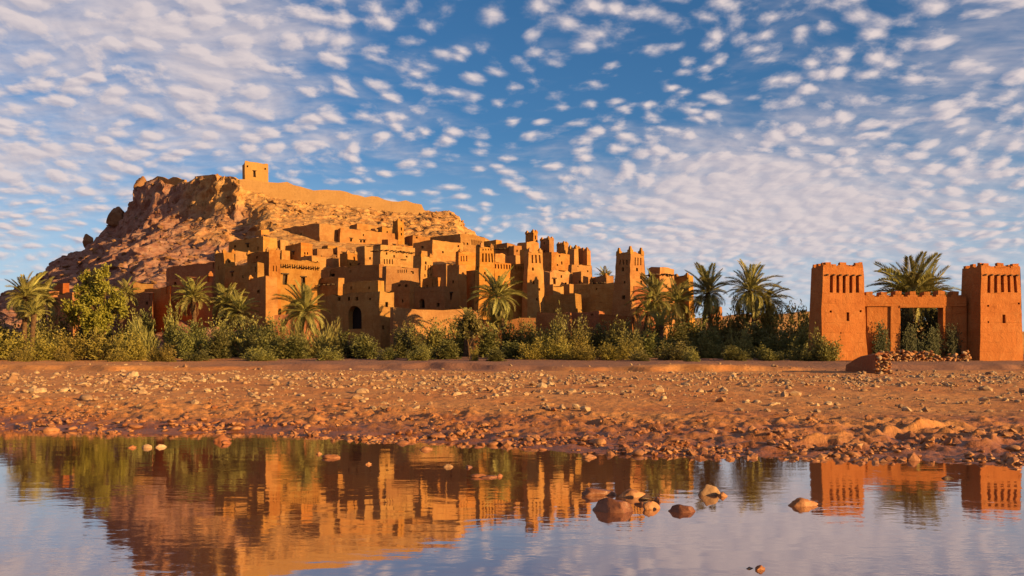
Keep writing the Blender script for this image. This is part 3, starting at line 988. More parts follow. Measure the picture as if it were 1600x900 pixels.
# ---- the main kasbah: two battered towers and the curtain wall between them
def kasbah():
    rng = random.Random(5)
    D0 = 103.0
    root = empty('kasbah', (at(797, 520, D0).x, D0 + 4, terrain_z(at(797, 520, D0).x, D0)))
    tag(root, 'main kasbah with two tall slit towers behind the single big palm', 'kasbah')
    pl = root.location.copy()
    t1 = Block(744, 750, 771, 384, 510, 34, 36, D=D0, batter=.035)
    t1.arcade(1, 752.5, 770, 403, 14, 4, .5, .45)
    t1.arcade(1, 753, 769, 390, 3, 4, .4, .15)
    t1.addpx(1, 758, 427, 2.2, 4); t1.addpx(1, 759, 437, 2.4, 6); t1.addpx(1, 765, 452, 2, 4); t1.addpx(0, 747, 420, 1.5, 5)
    w = t1.build('kasbah_tower', pl, root, rng, 'clay', .1, 'tower')
    for i in (0, 1, 2): t1.finial(i, w, pl, .4, .5)
    t2 = Block(820, 825.5, 847, 391, 510, 34, 36, D=D0 + 2.5, batter=.05)
    t2.arcade(1, 829, 845, 405, 13, 3, .42, .45)
    t2.addpx(1, 833, 421, 2.4, 5); t2.addpx(1, 834, 442, 2.4, 5); t2.addpx(1, 841, 452, 2, 4); t2.addpx(1, 838, 468, 2, 4)
    w = t2.build('kasbah_tower', pl, root, rng, 'clay', .1, 'tower')
    for i in (0, 1, 2): t2.finial(i, w, pl, .4, .5)
    cw = Block(764, 768, 823, 409, 510, 30, 36, D=D0 + 2.2, batter=.012)
    cw.arcade(1, 772, 821, 415.5, 7, 11, .5, .4, 420)
    for u, v in ((779, 432), (797, 436), (812, 440), (786, 455)): cw.addpx(1, u, v, 2.2, 3.4)
    cw.build('curtain_wall', pl, root, rng, 'clay', .12, 'curtain_wall')


kasbah()

# ---- right part of the village
house('mud_house', 'dark house with a wooden roof behind the left kasbah tower', (756, 775, 784, 374.5, 412), rot=37, rl=48, D=140, auto=1, spouts=((0, 6),))
house('mud_house', 'shaded house with wooden eaves above the kasbah curtain wall', (775, 792, 804, 379.5, 410), [(1, 797, 388, 3, 5)], rot=37, rl=46, D=136, auto=1, spouts=((0, 5), (1, 3)))
house('mud_house', 'small bright parapet house right behind the left kasbah tower', (770, 774, 789, 396, 414), rot=36, D=124, auto=1)
house('mud_house', 'dark square house right above the curtain wall niches', (788, 806, 812, 398, 414), rot=37, rl=48, D=126, auto=1)
house('mud_house', 'lit slim house left of the right kasbah tower', (796, 803, 815, 384, 412), [(1, 808, 392, 2, 4)], rot=36, D=131, auto=0)
house('mud_house', 'dark block directly behind the right kasbah tower', (812, 825, 830, 390, 412), rot=37, rl=46, D=127, auto=0)
house('mud_house', 'ragged house below the tallest skyline tower', (808, 823, 842, 377, 400), rot=37, rl=44, D=134, auto=1, ragged=.35)
house('watch_tower', 'tallest dark tower on the right skyline', (821, 834, 840, 362, 394), [(1, 837, 371, 1.6, 6)], cat='tower', rot=42, rl=40, D=138, auto=0, finials=(0, 1, 2))
house('watch_tower', 'second skyline tower right of the tallest one', (844, 858, 865, 372.5, 400), [(0, 850, 380, 1.8, 3)], cat='tower', rot=42, rl=40, D=137, auto=0, finials=(0, 1, 2))
house('watch_tower', 'third skyline tower with small horns right of the second', (870, 882, 888, 380.5, 408), cat='tower', rot=42, rl=40, D=133, auto=0, finials=(0, 1, 2, 3))
house('ruined_tower', 'crumbling lit pier of the ruined skyline group', (888, 897, 903, 386, 420), rot=38, D=131, auto=0, ragged=.6, finials=(0, 2))
house('ruined_tower', 'crumbling dark pier in the middle of the ruined skyline group', (901, 911, 914, 387.5, 420), rot=38, rl=44, D=132, auto=0, ragged=.6, finials=(0,))
house('ruined_tower', 'thin last pier at the right end of the skyline ruins', (912, 917, 921, 390, 420), rot=38, D=131, auto=0, ragged=.5, finials=(1,))
house('mud_house', 'big bright house below the horned skyline tower', (847, 862, 890, 394, 432), [(1, 874, 399.5, 2.4, 3), (1, 877, 411, 2.4, 5), (1, 870, 414, 2, 3)], rot=37, rl=44, D=125, auto=0)
house('mud_house', 'long bright wall at the right end of the village slope', (888, 893, 925, 412, 446), [(1, 903, 416, 2, 3), (1, 913, 416, 2, 3), (1, 919, 424, 2, 3)], rot=35, D=121, auto=0, ragged=.25)
house('mud_house', 'bright ruined house with gaping window right of the right kasbah tower', (846, 859, 896, 423, 462), [(1, 877, 432, 2.6, 4.5), (1, 866, 440, 4, 9), (1, 884, 445, 3, 7)], rot=35, rl=42, D=114, auto=0, ragged=.5)
house('mud_house', 'dark little house before the long bright wall', (894, 908, 912, 425, 452), rot=37, rl=46, D=115, auto=0)
house('mud_house', 'broken low hut beside the dark little house', (911, 919, 931, 432, 452), rot=37, rl=46, D=113, auto=0, ragged=.5)
house('ruined_hut', 'roofless crumbling hut right of the right kasbah tower', (850, 864, 880, 447, 470), rot=37, rl=44, D=108, auto=0, ragged=.7)
house('ruined_hut', 'jagged stub of a house above the long dark wall', (876, 890, 899, 445, 468), rot=37, rl=44, D=109, auto=0, ragged=.7)
house('mud_house', 'low dark terrace house left of the lone east tower', (927, 948, 959, 431.5, 455), rot=37, rl=50, D=112, auto=0, finials=(1,), spouts=((0, 6),))
house('long_house', 'long plain dark wall joined to the left side of the lone east tower', (897, 963, 974, 441.5, 505), [(0, 932, 452, 2.4, 3)], rot=38, rl=54, D=103, auto=0)
house('long_house', 'lower dark wall between the right kasbah tower and the long plain dark wall', (851, 899, 908, 459, 508), rot=38, rl=54, D=104, auto=0)
house('east_tower', 'lone tapering tower with horned corners standing apart at the right', (963, 985, 1006, 394, 505),
      [(0, 974, 421, 3, 6), (0, 977, 441, 2.4, 4), (0, 976, 465, 4, 6), (1, 995, 421, 2.6, 5), (1, 999, 442, 2.6, 6), (1, 999, 465, 2.6, 5)], [(1, 990.5, 1003, 409, 12, 3, .38, .3), (0, 967, 982, 410, 8, 3, .35, .2)],
      cat='tower', rot=40, rl=40, D=97, auto=0, finials=(0, 1, 2, 3), batter=.075, group=None, fin_h=.75)
house('mud_house', 'square house with a projecting roof right of the lone east tower', (1013, 1031.5, 1053, 417, 505), [(1, 1043, 430, 3, 5), (1, 1040, 447, 3, 5)], [(1, 1036, 1050, 421, 2, 4, .4, .2)], rot=38, rl=40, D=101, auto=1, spouts=((0, 5), (1, 5)))
house('mud_house', 'low horned house half hidden by the palm pair right of the east tower', (1053, 1076, 1082, 431, 505), rot=38, rl=44, D=104, auto=0, finials=(0, 1))
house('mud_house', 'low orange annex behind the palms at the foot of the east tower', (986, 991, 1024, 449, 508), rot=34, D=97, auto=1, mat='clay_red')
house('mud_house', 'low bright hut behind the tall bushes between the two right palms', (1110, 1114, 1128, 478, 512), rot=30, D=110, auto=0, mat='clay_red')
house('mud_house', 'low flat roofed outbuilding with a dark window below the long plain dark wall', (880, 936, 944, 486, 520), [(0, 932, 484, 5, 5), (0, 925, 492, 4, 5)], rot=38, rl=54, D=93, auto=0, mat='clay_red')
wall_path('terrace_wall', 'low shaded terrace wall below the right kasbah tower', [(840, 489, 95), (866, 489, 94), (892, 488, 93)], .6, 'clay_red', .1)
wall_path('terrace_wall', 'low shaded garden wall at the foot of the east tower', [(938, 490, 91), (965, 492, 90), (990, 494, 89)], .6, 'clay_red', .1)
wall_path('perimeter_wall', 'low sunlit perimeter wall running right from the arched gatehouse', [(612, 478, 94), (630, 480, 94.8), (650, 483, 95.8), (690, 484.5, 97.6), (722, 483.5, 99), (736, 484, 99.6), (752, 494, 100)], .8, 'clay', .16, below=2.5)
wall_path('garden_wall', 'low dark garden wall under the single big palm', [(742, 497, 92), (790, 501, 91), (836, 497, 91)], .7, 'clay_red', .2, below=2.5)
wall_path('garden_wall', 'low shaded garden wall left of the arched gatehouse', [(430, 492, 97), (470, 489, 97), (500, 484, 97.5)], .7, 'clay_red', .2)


# ---- the decorated gateway at the right
def gateway():
    rng = random.Random(11)
    D0, rot = 74.3, 8.0
    c = at(1430, 560, D0)
    root = empty('gateway', (c.x, c.y, 2.5))
    tag(root, 'big orange gateway of two crenellated towers joined by a wall at the right', 'gateway')
    pl = root.location.copy()

    def merlon(own, p, ang, w, h, th):
        pr = [(-.5, 0), (.5, 0), (.5, .45), (.30, .45), (.30, 1), (-.30, 1), (-.30, .45), (-.5, .45)]
        V = [(x * w, y, z * h - .12) for y in (-th / 2, th / 2) for x, z in pr]
        Fc = [tuple(range(7, -1, -1)), tuple(range(8, 16))] + [(i, (i + 1) % 8, (i + 1) % 8 + 8, i + 8) for i in range(8)]
        Fc[0], Fc[1] = tuple(range(8)), tuple(range(15, 7, -1))
        rz_ = lambda a: rng.uniform(-a, a)
        V = [(x + rz_(.03), y + rz_(.02), z + rz_(.035)) for x, y, z in V]
        link('merlon', mesh('merlon', V, Fc, M['clay_gate']), own, p - pl, (0, rz_(.03), ang + rz_(.03)), (1 + rz_(.08), 1, 1 + rz_(.15)))

    def tower(uL, uC, uR, vC, D, bat, wins, cour):
        t = Block(uL, uC, uR, vC, 565, rot, rot, D=D, batter=bat, wig=.085)
        t.zb = 1.2
        t.arcade(1, *cour, .46, .35)
        for a in wins: t.addpx(*a)
        w = t.build('gate_tower', pl, root, rng, 'clay_gate', .03, 'tower')
        for f in range(4):
            L = t.face_len(f)
            p0, p1 = t.pt(f, 0, t.zt, .16), t.pt(f, 1, t.zt, .16)
            d = p1 - p0; ang = math.atan2(d.y, d.x)
            for tt, ww in ((.13, .85), (.5, 1.05), (.87, .85)):
                merlon(w, p0.lerp(p1, tt) + Vector((0, 0, .012 * f)), ang, ww * (L / 4.0), .42, .30 + .01 * f)
        # string course of pole ends above the niches
        n = 6
        for i in range(n):
            p = t.pt(1, .1 + .8 * i / (n - 1), CAMH + (HOR - 429.5) * D / F, -.04)
            link('pole_end', unit_box('wood'), w, p - pl, (0, 0, R(rot)), (.14, .3, .13))
        return t

    g1 = tower(1268, 1286, 1349, 415, D0, .045, [(1, 1323, 495, 4, 14), (1, 1299, 487, 3, 3.4, 'hole'), (1, 1342, 486, 3, 3.4, 'hole'), (1, 1302.5, 459, 2.4, 3, 'hole'), (1, 1312, 520, 2, 2, 'hole')], (1294, 1344, 444, 27, 5))
    g2 = tower(1503, 1533, 1594, 416, D0 - 0.3, .03, [(1, 1568, 498, 4.4, 13), (1, 1545, 478, 3, 3, 'hole'), (1, 1590, 475, 3, 3, 'hole'), (1, 1545, 503, 2.4, 3, 'hole'), (0, 1511, 538, 4, 6)], (1541, 1591, 444, 27, 5))
    # the wall between: left pier, recessed panel, lintel over the opening, right pier
    Dw = D0 + 0.95
    top, lint = at(1400, 463.5, Dw).z, at(1400, 478.5, Dw).z
    X = lambda u: (u - 800) * Dw / F

    def slab(nm, u0, u1, z0, z1, y0, y1):
        x0, x1 = X(u0), X(u1); nx = max(1, int((x1 - x0) / 1.0)); nz = max(1, int((z1 - z0) / 1.0))
        V, Fc = [], []
        def quad(*ps):
            k = len(V); V.extend(wob(Vector(p), .04) - pl for p in ps); Fc.append(tuple(range(k, k + 4)))
        for i in range(nx):
            a, b_ = x0 + (x1 - x0) * i / nx, x0 + (x1 - x0) * (i + 1) / nx
            for j in range(nz):
                c0, c1 = z0 + (z1 - z0) * j / nz, z0 + (z1 - z0) * (j + 1) / nz
                quad((a, y0, c0), (b_, y0, c0), (b_, y0, c1), (a, y0, c1)); quad((b_, y1, c0), (a, y1, c0), (a, y1, c1), (b_, y1, c1))
            quad((a, y0, z1), (b_, y0, z1), (b_, y1, z1), (a, y1, z1)); quad((a, y1, z0), (b_, y1, z0), (b_, y0, z0), (a, y0, z0))
        for x, s_ in ((x0, -1), (x1, 1)):
            for j in range(nz):
                c0, c1 = z0 + (z1 - z0) * j / nz, z0 + (z1 - z0) * (j + 1) / nz
                q = [(x, y1, c0), (x, y0, c0), (x, y0, c1), (x, y1, c1)]
                quad(*(q if s_ < 0 else q[::-1]))
        return link(nm, mesh(nm, V, Fc, M['clay_gate']), root)
    lin = slab('lintel_wall', 1351, 1510, lint, top, Dw, Dw + 1.0)
    slab('pier', 1392, 1407, 1.5, lint - .003, Dw + .02, Dw + .98)
    slab('pier', 1474, 1487, 1.5, lint - .003, Dw + .02, Dw + .98)
    slab('recessed_panel', 1356, 1393, 1.5, lint - .003, Dw + .16, Dw + .94)
    slab('recessed_panel', 1486.5, 1512, 1.5, lint - .003, Dw + .16, Dw + .94)
    slab('lintel_band', 1406, 1475, lint - .12, lint + .06, Dw - .05, Dw + .4)
    for u in (1359, 1381.5, 1404, 1426.5, 1449, 1471.5, 1494):
        merlon(lin, Vector((X(u), Dw + .5, top)), 0, .92, .62, .92)


gateway()
# ------------------------------------------------------------------ rocks
def ico(sub):
    import bmesh
    bm = bmesh.new(); bmesh.ops.create_icosphere(bm, subdivisions=sub, radius=1)
    V = np.array([v.co[:] for v in bm.verts]); Fc = np.array([[v.index for v in f.verts] for f in bm.faces]); bm.free()
    return V, Fc


ICO = {k: ico(k) for k in (1, 2, 3, 4)}


def stone_geo(sub, seed, blocky=0.35, rough=0.25):
    V, Fc = ICO[sub]
    rs = np.random.RandomState(seed)
    o = rs.uniform(-50, 50, 3)
    r = 1 + rough * fbm(V[:, 0] * .9 + o[0], V[:, 1] * .9 + o[1], V[:, 2] * .9 + o[2], 4, .5)
    P = V * r[:, None]
    for _ in range(7):                      # chip flat facets
        n = rs.normal(size=3); n /= np.linalg.norm(n)
        d = P @ n; h = rs.uniform(.62, .85)
        P = P - np.outer(np.maximum(0, d - h) * blocky * 2.2, n)
    P[:, 2] *= rs.uniform(.55, .8)
    return P, Fc


def stone_mesh(name, sub, seed, mat, smooth=True, **k):
    P, Fc = stone_geo(sub, seed, **k)
    return np_mesh(name, P, Fc, mat, smooth)


def hill_top(u, D):
    """height of the displaced hill mesh near column u and distance D"""
    x = (u - 800) * D / F
    return float(hill_z(x, D))


# boulders that stand out on the hill
BO = [(184, 343, 212, 37, 40, 'big dark overhanging boulder on the left shoulder of the hill'),
      (138, 377, 213, 17, 21, 'small pinnacle rock alone on the left skyline of the hill')]
for i, (u, v, D, w_, h_, lab) in enumerate(BO):
    D = float(crest_D(u)) - 3
    p = at(u, v, D)
    me = stone_mesh('boulder', 4, 40 + i, M['cliff'], blocky=.5, rough=.35)
    o = link('boulder', me, None, p, (0.1, 0.15, i * 2.0 + .5), (w_ * D / F / 2, w_ * D / F / 2, h_ * D / F / 2 * 1.4))
    tag(o, lab, 'boulder')
p = at(140, 390, 213)
# cliff blocks and outcrops: pieces of the hill
cl = [stone_mesh('outcrop', 4, 60 + i, M['cliff'], blocky=.75, rough=.5) for i in range(5)]
rng = random.Random(21)
CB = [(222, 302, 24, 34), (250, 300, 34, 28), (268, 318, 30, 30), (285, 300, 36, 30), (310, 315, 40, 30), (318, 292, 34, 24), (340, 312, 36, 26), (352, 296, 30, 20),
      (372, 318, 26, 24), (300, 335, 44, 22), (345, 333, 40, 18), (262, 338, 30, 24), (232, 330, 24, 26), (212, 322, 18, 28), (385, 330, 22, 18), (206, 345, 18, 14),
      (400, 322, 16, 12), (150, 392, 18, 10), (120, 402, 22, 10), (98, 414, 20, 9), (170, 372, 20, 14), (75, 428, 20, 8),
      (700, 340, 26, 16), (712, 350, 18, 24), (684, 338, 14, 10), (660, 345, 12, 8), (722, 364, 12, 10)]
for i, (u, v, w_, h_) in enumerate(CB):
    D = float(crest_D(u)) - (4.0 if v < 330 else 9.0)
    if u > 640: D = float(crest_D(u)) - 3
    if u < 180: D = float(crest_D(u)) - 1
    p = at(u, v, D)
    z = p.z
    link('outcrop', cl[i % 5], hill, (p.x, p.y + 1.0, z), (rng.uniform(-.2, .2), rng.uniform(-.2, .2), rng.uniform(0, 6.3)),
         (w_ * D / F / 2 * 1.25, w_ * D / F / 2 * 1.0, h_ * D / F / 2 * 1.45))


def scatter_stones(name, mat, pts, sub, seed, parent=None, blocky=.6, nvar=8, squash=1.0):
    """one mesh of many stones; pts = (x, y, z, size)"""
    rs = np.random.RandomState(seed)
    var = [stone_geo(sub, seed + 10 + k, blocky, .3) for k in range(nvar)]
    Vs, Fs, n = [], [], 0
    for (x, y, z, s) in pts:
        P, Fc = var[rs.randint(nvar)]
        a = rs.uniform(0, 6.28); c, s_ = math.cos(a), math.sin(a)
        t = rs.normal(0, .25)
        Q = P * np.array([rs.uniform(.8, 1.4), rs.uniform(.7, 1.1), rs.uniform(.7, 1.1) * squash]) * s
        Q = np.stack([Q[:, 0] * c - Q[:, 1] * s_, Q[:, 0] * s_ + Q[:, 1] * c, Q[:, 2] + t * Q[:, 0]], -1)
        Vs.append(Q + np.array([x, y, z])); Fs.append(Fc + n); n += len(Q)
    return link(name, np_mesh(name, np.concatenate(Vs), np.concatenate(Fs), mat, False), parent)


# loose rock over the hill, read from the finished hill surface
rs = np.random.RandomState(3)
HF = HV.reshape(-1, 3)
uu = 800 + F * HF[:, 0] / HF[:, 1]
sel = np.where((HF[:, 1] > 108) & (HF[:, 1] < 246) & (uu > 30) & (uu < 745))[0]
pts = []
for i in rs.choice(sel, 4600, replace=False):
    x, y, z = HF[i]; u = uu[i]
    v = HOR - F * (z - CAMH) / y
    vill = u > 400 and y < 172
    if vill and rs.rand() < .8: continue
    if rs.rand() < (.35 if u > 385 else .45): continue
    s = float(np.clip(rs.lognormal(-1.25 if u < 385 else -1.5, .6), .12, 1.4))
    pts.append((x, y, z + s * .15, s))
lf = [q for q in pts if 800 + F * q[0] / q[1] < 385]
o = scatter_stones('hill_rocks', M['cliff'], lf, 1, 5, blocky=.8)
tag(o, 'brown loose rocks strewn over the left flank of the hill', 'rocks', kind='stuff')
o = scatter_stones('slope_rocks', M['slope_rock'], [q for q in pts if 800 + F * q[0] / q[1] >= 385], 1, 6, blocky=.8)
tag(o, 'pale loose rocks strewn over the sunny slope below the rampart', 'rocks', kind='stuff')

# ------------------------------------------------------------------ stones of the river bank
stone_red = [stone_mesh('stone_red', 2, 100 + i, M['red_stone'], blocky=.4) for i in range(6)]
stone_red3 = [stone_mesh('stone_red_big', 3, 180 + i, M['red_stone'], blocky=.6, rough=.42) for i in range(4)]
stone_pale = [stone_mesh('stone_pale', 2, 120 + i, M['pale_stone'], blocky=.5) for i in range(6)]
stone_wet = [stone_mesh('stone_wet', 3, 140 + i, M['wet_stone'], blocky=.55, rough=.4) for i in range(6)]
stone_dark = [stone_mesh('stone_dark', 3, 160 + i, M['dark_stone'], blocky=.6, rough=.45) for i in range(3)]
palr = [stone_mesh('stone_pale_big', 3, 170 + i, M['pale_stone'], blocky=.5) for i in range(2)]

WR = [  # rocks standing in the water: u, waterline row, width, height above water (px), kind, yaw, label
    (938, 775, 44, 22, 'w', .2, 'brown rock at the left of the rock cluster in the water'),
    (961, 801, 70, 33, 'w', -.2, 'largest rock in the water, broad and reddish at the front of the cluster'),
    (989, 777, 38, 21, 'r', 0.3, 'rock with a lit top behind the largest rock in the water'),
    (1011, 781, 26, 12, 'd', 0.3, 'small dark rock at the back right of the cluster in the water'),
    (1018, 796, 26, 17, 'r', .5, 'rounded orange rock right of the largest rock in the water'),
    (1029, 784, 18, 9, 'w', 1.5, 'little rock touching the right end of the cluster in the water'),
    (999, 789, 14, 8, 'w', 2.5, 'tiny rock between the largest rock and the rounded orange one'),
    (1069, 801, 46, 18, 'w', -.1, 'smooth almond shaped rock alone right of the cluster in the water'),
    (1112, 774, 34, 24, 'p', .4, 'pale lit rock with a dark hollow in the water'),
    (1130, 776, 22, 12, 'r', .9, 'low reddish rock leaning on the pale rock in the water'),
    (1257, 791, 40, 21, 'r', .2, 'single rock with a lit end in front of the gateway reflection'),
    (1188, 891, 20, 9, 'r', .7, 'small orange rock close to the bottom edge of the water'),
    (1172, 889, 14, 3, 'd', .7, 'flat dark pebble just left of the small orange rock at the bottom'),
    (227, 700, 14, 9, 'p', .3, 'palest small stone in the shallows at the left'),
    (251, 699, 16, 7, 'p', .9, 'tan stone right of the palest stone in the left shallows'),
    (205, 700, 14, 5, 'r', .9, 'flat reddish stone left of the palest stone in the left shallows'),
    (516, 716, 24, 8, 'r', .1, 'flat orange stone in the shallows left of the middle'),
    (498, 710, 12, 7, 'r', 1.1, 'round orange stone up left of the flat orange stone in the shallows'),
    (701, 730, 15, 7, 'p', .6, 'light stone in the water left of the low stone bar'),
    (575, 726, 11, 5, 'r', .6, 'tiny orange stone alone in the water left of the middle'),
    (748, 746, 22, 7, 'r', .2, 'left stone of the low stone bar in the water'),
    (766, 747, 24, 6, 'w', .4, 'middle stone of the low stone bar in the water'),
    (781, 745, 14, 8, 'r', 1.2, 'right stone of the low stone bar in the water'),
    (733, 731, 16, 5, 'w', 1.2, 'small flat stone above the low stone bar in the water'),
    (1482, 748, 18, 6, 'd', .1, 'dark flat stone in the water before the right gate tower'),
    (921, 716, 28, 10, 'r', .6, 'bright orange boulder at the water edge right of the middle'),
    (665, 703, 18, 9, 'r', .4, 'upright orange stone at the water edge in the middle'),
    (345, 690, 26, 14, 'r', .4, 'orange stone heap top at the left water edge'),
    (352, 694, 20, 9, 'r', 1.4, 'orange stone lying before the stone heap at the left water edge'),
]
KM = {'d': stone_dark, 'w': stone_wet, 'r': stone_wet, 'p': palr}
for i, (u, v, w_, h_, k, yaw, lab) in enumerate(WR):
    D = CAMH * F / (v - HOR)
    s = D / F
    lst = KM[k] if k != 'r' else [stone_red3[i % 4]]
    hz_ = h_ * s
    o = link('river_rock', lst[i % len(lst)], None, ((u - 800) * s, D + w_ * s * .2, hz_ * .05), (0, 0, yaw), (w_ * s / 2 * 1.15, w_ * s / 2 * .6, hz_ * .92))
    tag(o, lab, 'rock', 'rocks standing in the shallow water')

# countable stones along the water line and in the gravel band
rng = random.Random(77)
occ = []


def free(x, y, r):
    for a, b_, c in occ:
        if (x - a) ** 2 + (y - b_) ** 2 < (r + c) ** 2 * .8: return False
    occ.append((x, y, r)); return True


def edge_D(u): return CAMH * F / (float(np.interp(u, _EU, _EV)) - HOR)


n1 = 0
while n1 < 170:
    u = rng.uniform(-30, 1630)
    if u > 1000 and rng.random() < .35: continue
    D = edge_D(u) + abs(rng.gauss(0, 1.6)) - .5
    s = min(.20, rng.lognormvariate(-2.6 if u < 520 or 880 < u < 1060 else -2.85, .45))
    x = (u - 800) * D / F
    if not free(x, D, s): continue
    z = max(float(ground_z(x, D)), -.03)
    o = link('bank_stone', (stone_red if rng.random() < .8 else stone_wet)[n1 % 6], None, (x, D, z + s * .15), (rng.uniform(-.2, .2), rng.uniform(-.2, .2), rng.uniform(0, 6)), (s * rng.uniform(1.0, 1.5), s, s * rng.uniform(.5, .8)))
    tag(o, 'reddish stone lying in the wet mud along the water edge', 'stone', 'reddish stones along the water edge')
    n1 += 1
n2 = 0
while n2 < 125:
    u = rng.uniform(-10, 1610)
    D = rng.uniform(28, 54)
    s = min(.32, rng.lognormvariate(-2.15, .42))
    x = (u - 800) * D / F
    if not free(x, D, s): continue
    z = float(ground_z(x, D))
    o = link('gravel_stone', stone_pale[n2 % 6], None, (x, D, z + s * .08), (rng.uniform(-.2, .2), rng.uniform(-.2, .2), rng.uniform(0, 6)), (s * rng.uniform(.9, 1.4), s, s * rng.uniform(.9, 1.2)))
    tag(o, 'pale stone lying in the stony band across the far bank', 'stone', 'pale stones in the stony band')
    n2 += 1

rs = np.random.RandomState(12)
pp = []
N = 15000
u = rs.uniform(-60, 1660, N)
D = np.where(rs.rand(N) < .72, rs.normal(41, 6.0, N), rs.uniform(24, 58, N))
ok = (D > 23) & (D < 60)
u, D = u[ok], D[ok]
x = (u - 800) * D / F
keep = (pn3(x * .22, D * .5, 4.0) * 1.1 + .5 * pn3(x * .7, D * 1.1, 2.0) + .36 > rs.rand(len(x)) * .9)
x, D = x[keep], D[keep]
z = ground_z(x, D)
s = np.clip(rs.lognormal(-2.9, .62, len(x)), .022, .24)
o = scatter_stones('gravel', M['pale_stone'], [(a, b_, c + d * .08, d) for a, b_, c, d in zip(x, D, z, s)], 1, 31, blocky=.6)
tag(o, 'pale gravel spread in a band across the far river bank', 'gravel', kind='stuff')
N = 13000
u = rs.uniform(-60, 1660, N)
e = CAMH * F / (np.interp(u, _EU, _EV) - HOR)
D = e + np.abs(rs.normal(0, 3.6, N)) - .5
x = (u - 800) * D / F
kp = pn3(x * .45, D * .8, 6.0) * 1.3 + .5 * pn3(x * 1.6, D * 2.2, 1.0) + .12 > rs.rand(N) * .8
x, D = x[kp], D[kp]; N = len(x)
z = np.maximum(ground_z(x, D), -.04)
s = np.clip(rs.lognormal(-3.3, .65, N), .014, .13)
o = scatter_stones('mud_pebbles', M['red_stone'], [(a, b_, c + d * .15, d) for a, b_, c, d in zip(x, D, z, s)], 1, 51, blocky=.5)
tag(o, 'small reddish pebbles and clods in the muddy shore', 'pebbles', kind='stuff')

# ------------------------------------------------------------------ rubble walls by the gateway
def rubble(name, label, spots, sizes, seed, base):
    root = empty(name, base)
    tag(root, label, 'stone wall')
    rg = random.Random(seed)
    ms = [stone_mesh('wall_stone', 2, 200 + i, M['red_stone'] if i % 3 else M['pale_stone'], blocky=.8) for i in range(6)]
    for i, p in enumerate(spots):
        s = rg.uniform(*sizes)
        link('stone', ms[i % 6], root, Vector(p) - Vector(base), (rg.uniform(-.4, .4), rg.uniform(-.4, .4), rg.uniform(0, 6)), (s * rg.uniform(.9, 1.3), s, s * rg.uniform(.9, 1.3)))
    return root


rg = random.Random(4)
sp = []
for row in range(4):
    for k in range(52):
        uu_ = 1362 + 150 * (k + rg.uniform(-.3, .3)) / 51
        h = .8 + .3 * math.sin(uu_ * .05) + .15 * math.sin(uu_ * .17) + .25 * rg.uniform(-1, 1)
        zz = .05 + row * .25 + rg.uniform(-.1, .1)
        if zz > h: continue
        Dd = 72.0 + rg.uniform(-.18, .18) + (row % 2) * .1
        xx = (uu_ - 800) * Dd / F
        sp.append((xx, Dd, terrain_z(xx, Dd) + zz))
rubble('rubble_wall', 'low dry stone wall piled across the foot of the gateway', sp, (.16, .27), 8, (at(1436, 560, 72).x, 72.0, terrain_z(at(1436, 560, 72).x, 72)))

# plastered wall stub with its broken stony end
c0, c1 = at(1380, 580, 51), at(1332, 575, 55)
base = Vector((c0.x, c0.y, terrain_z(c0.x, c0.y)))
root = empty('wall_stub', base)
tag(root, 'broken plastered wall stub with a lit end of bare stones in front of the gateway', 'wall')
V, Fc = [], []
dv = (c1 - c0); dv.z = 0; dn = dv.normalized(); nn = Vector((-dn.y, dn.x, 0))
if nn.y > 0: nn = -nn
nseg = 7
for i in range(nseg + 1):
    q = c0 + dv * (i / nseg)
    zg = terrain_z(q.x, q.y) - .3
    zt = at(1375, 551, 51).z - i * .045 + .08 * mnoise.noise(Vector((i * .7, 2, 1)))
    if i > 4: zt -= (i - 4) * .10
    for off, zz in ((.5, zg), (.46, zt - .1), (.3, zt), (-.3, zt), (-.46, zt - .1), (-.5, zg)):
        V.append(wob(Vector((q.x + nn.x * off, q.y + nn.y * off, zz)), .08, .9) - base)
for i in range(nseg):
    for k in range(5): Fc.append((i * 6 + k, i * 6 + k + 1, i * 6 + k + 7, i * 6 + k + 6))
Fc.append(tuple(range(5, -1, -1)))
link('plaster_wall', mesh('plaster_wall', V, Fc, M['clay_red']), root)
ms = [stone_mesh('stub_stone', 2, 230 + i, M['pale_stone'] if i % 2 else M['red_stone'], blocky=.8) for i in range(5)]
for row in range(8):
    for k in range(5):
        q = c0 - dn * (.02 + .22 * rg.random()) + nn * (.42 - .21 * k + rg.uniform(-.12, .12))
        zz = terrain_z(q.x, q.y) + .05 + row * .17 + rg.uniform(-.07, .07)
        if zz > at(1375, 551, 51).z - .05: continue
        s = rg.uniform(.07, .17)
        link('stone', ms[(row * 5 + k) % 5], root, Vector((q.x, q.y, zz)) - base, (rg.uniform(-.4, .4), rg.uniform(-.4, .4), rg.uniform(0, 6)), (s * 1.2, s * 1.2, s))

# ------------------------------------------------------------------ vegetation
def leaf_quads(pos, axis, length, width, rs):
    """pos (n,3), axis (n,3) unit: one leaf-shaped quad each"""
    n = len(pos)
    r = rs.normal(size=(n, 3))
    side = np.cross(axis, r); side /= np.maximum(np.linalg.norm(side, axis=1), 1e-6)[:, None]
    L = np.asarray(length).reshape(-1, 1); W = np.asarray(width).reshape(-1, 1)
    a = pos; b_ = pos + axis * L * .5 + side * W * .5; c = pos + axis * L; d = pos + axis * L * .5 - side * W * .5
    V = np.stack([a, b_, c, d], 1).reshape(-1, 3)
    Fq = np.arange(n * 4).reshape(-1, 4)
    return V, Fq


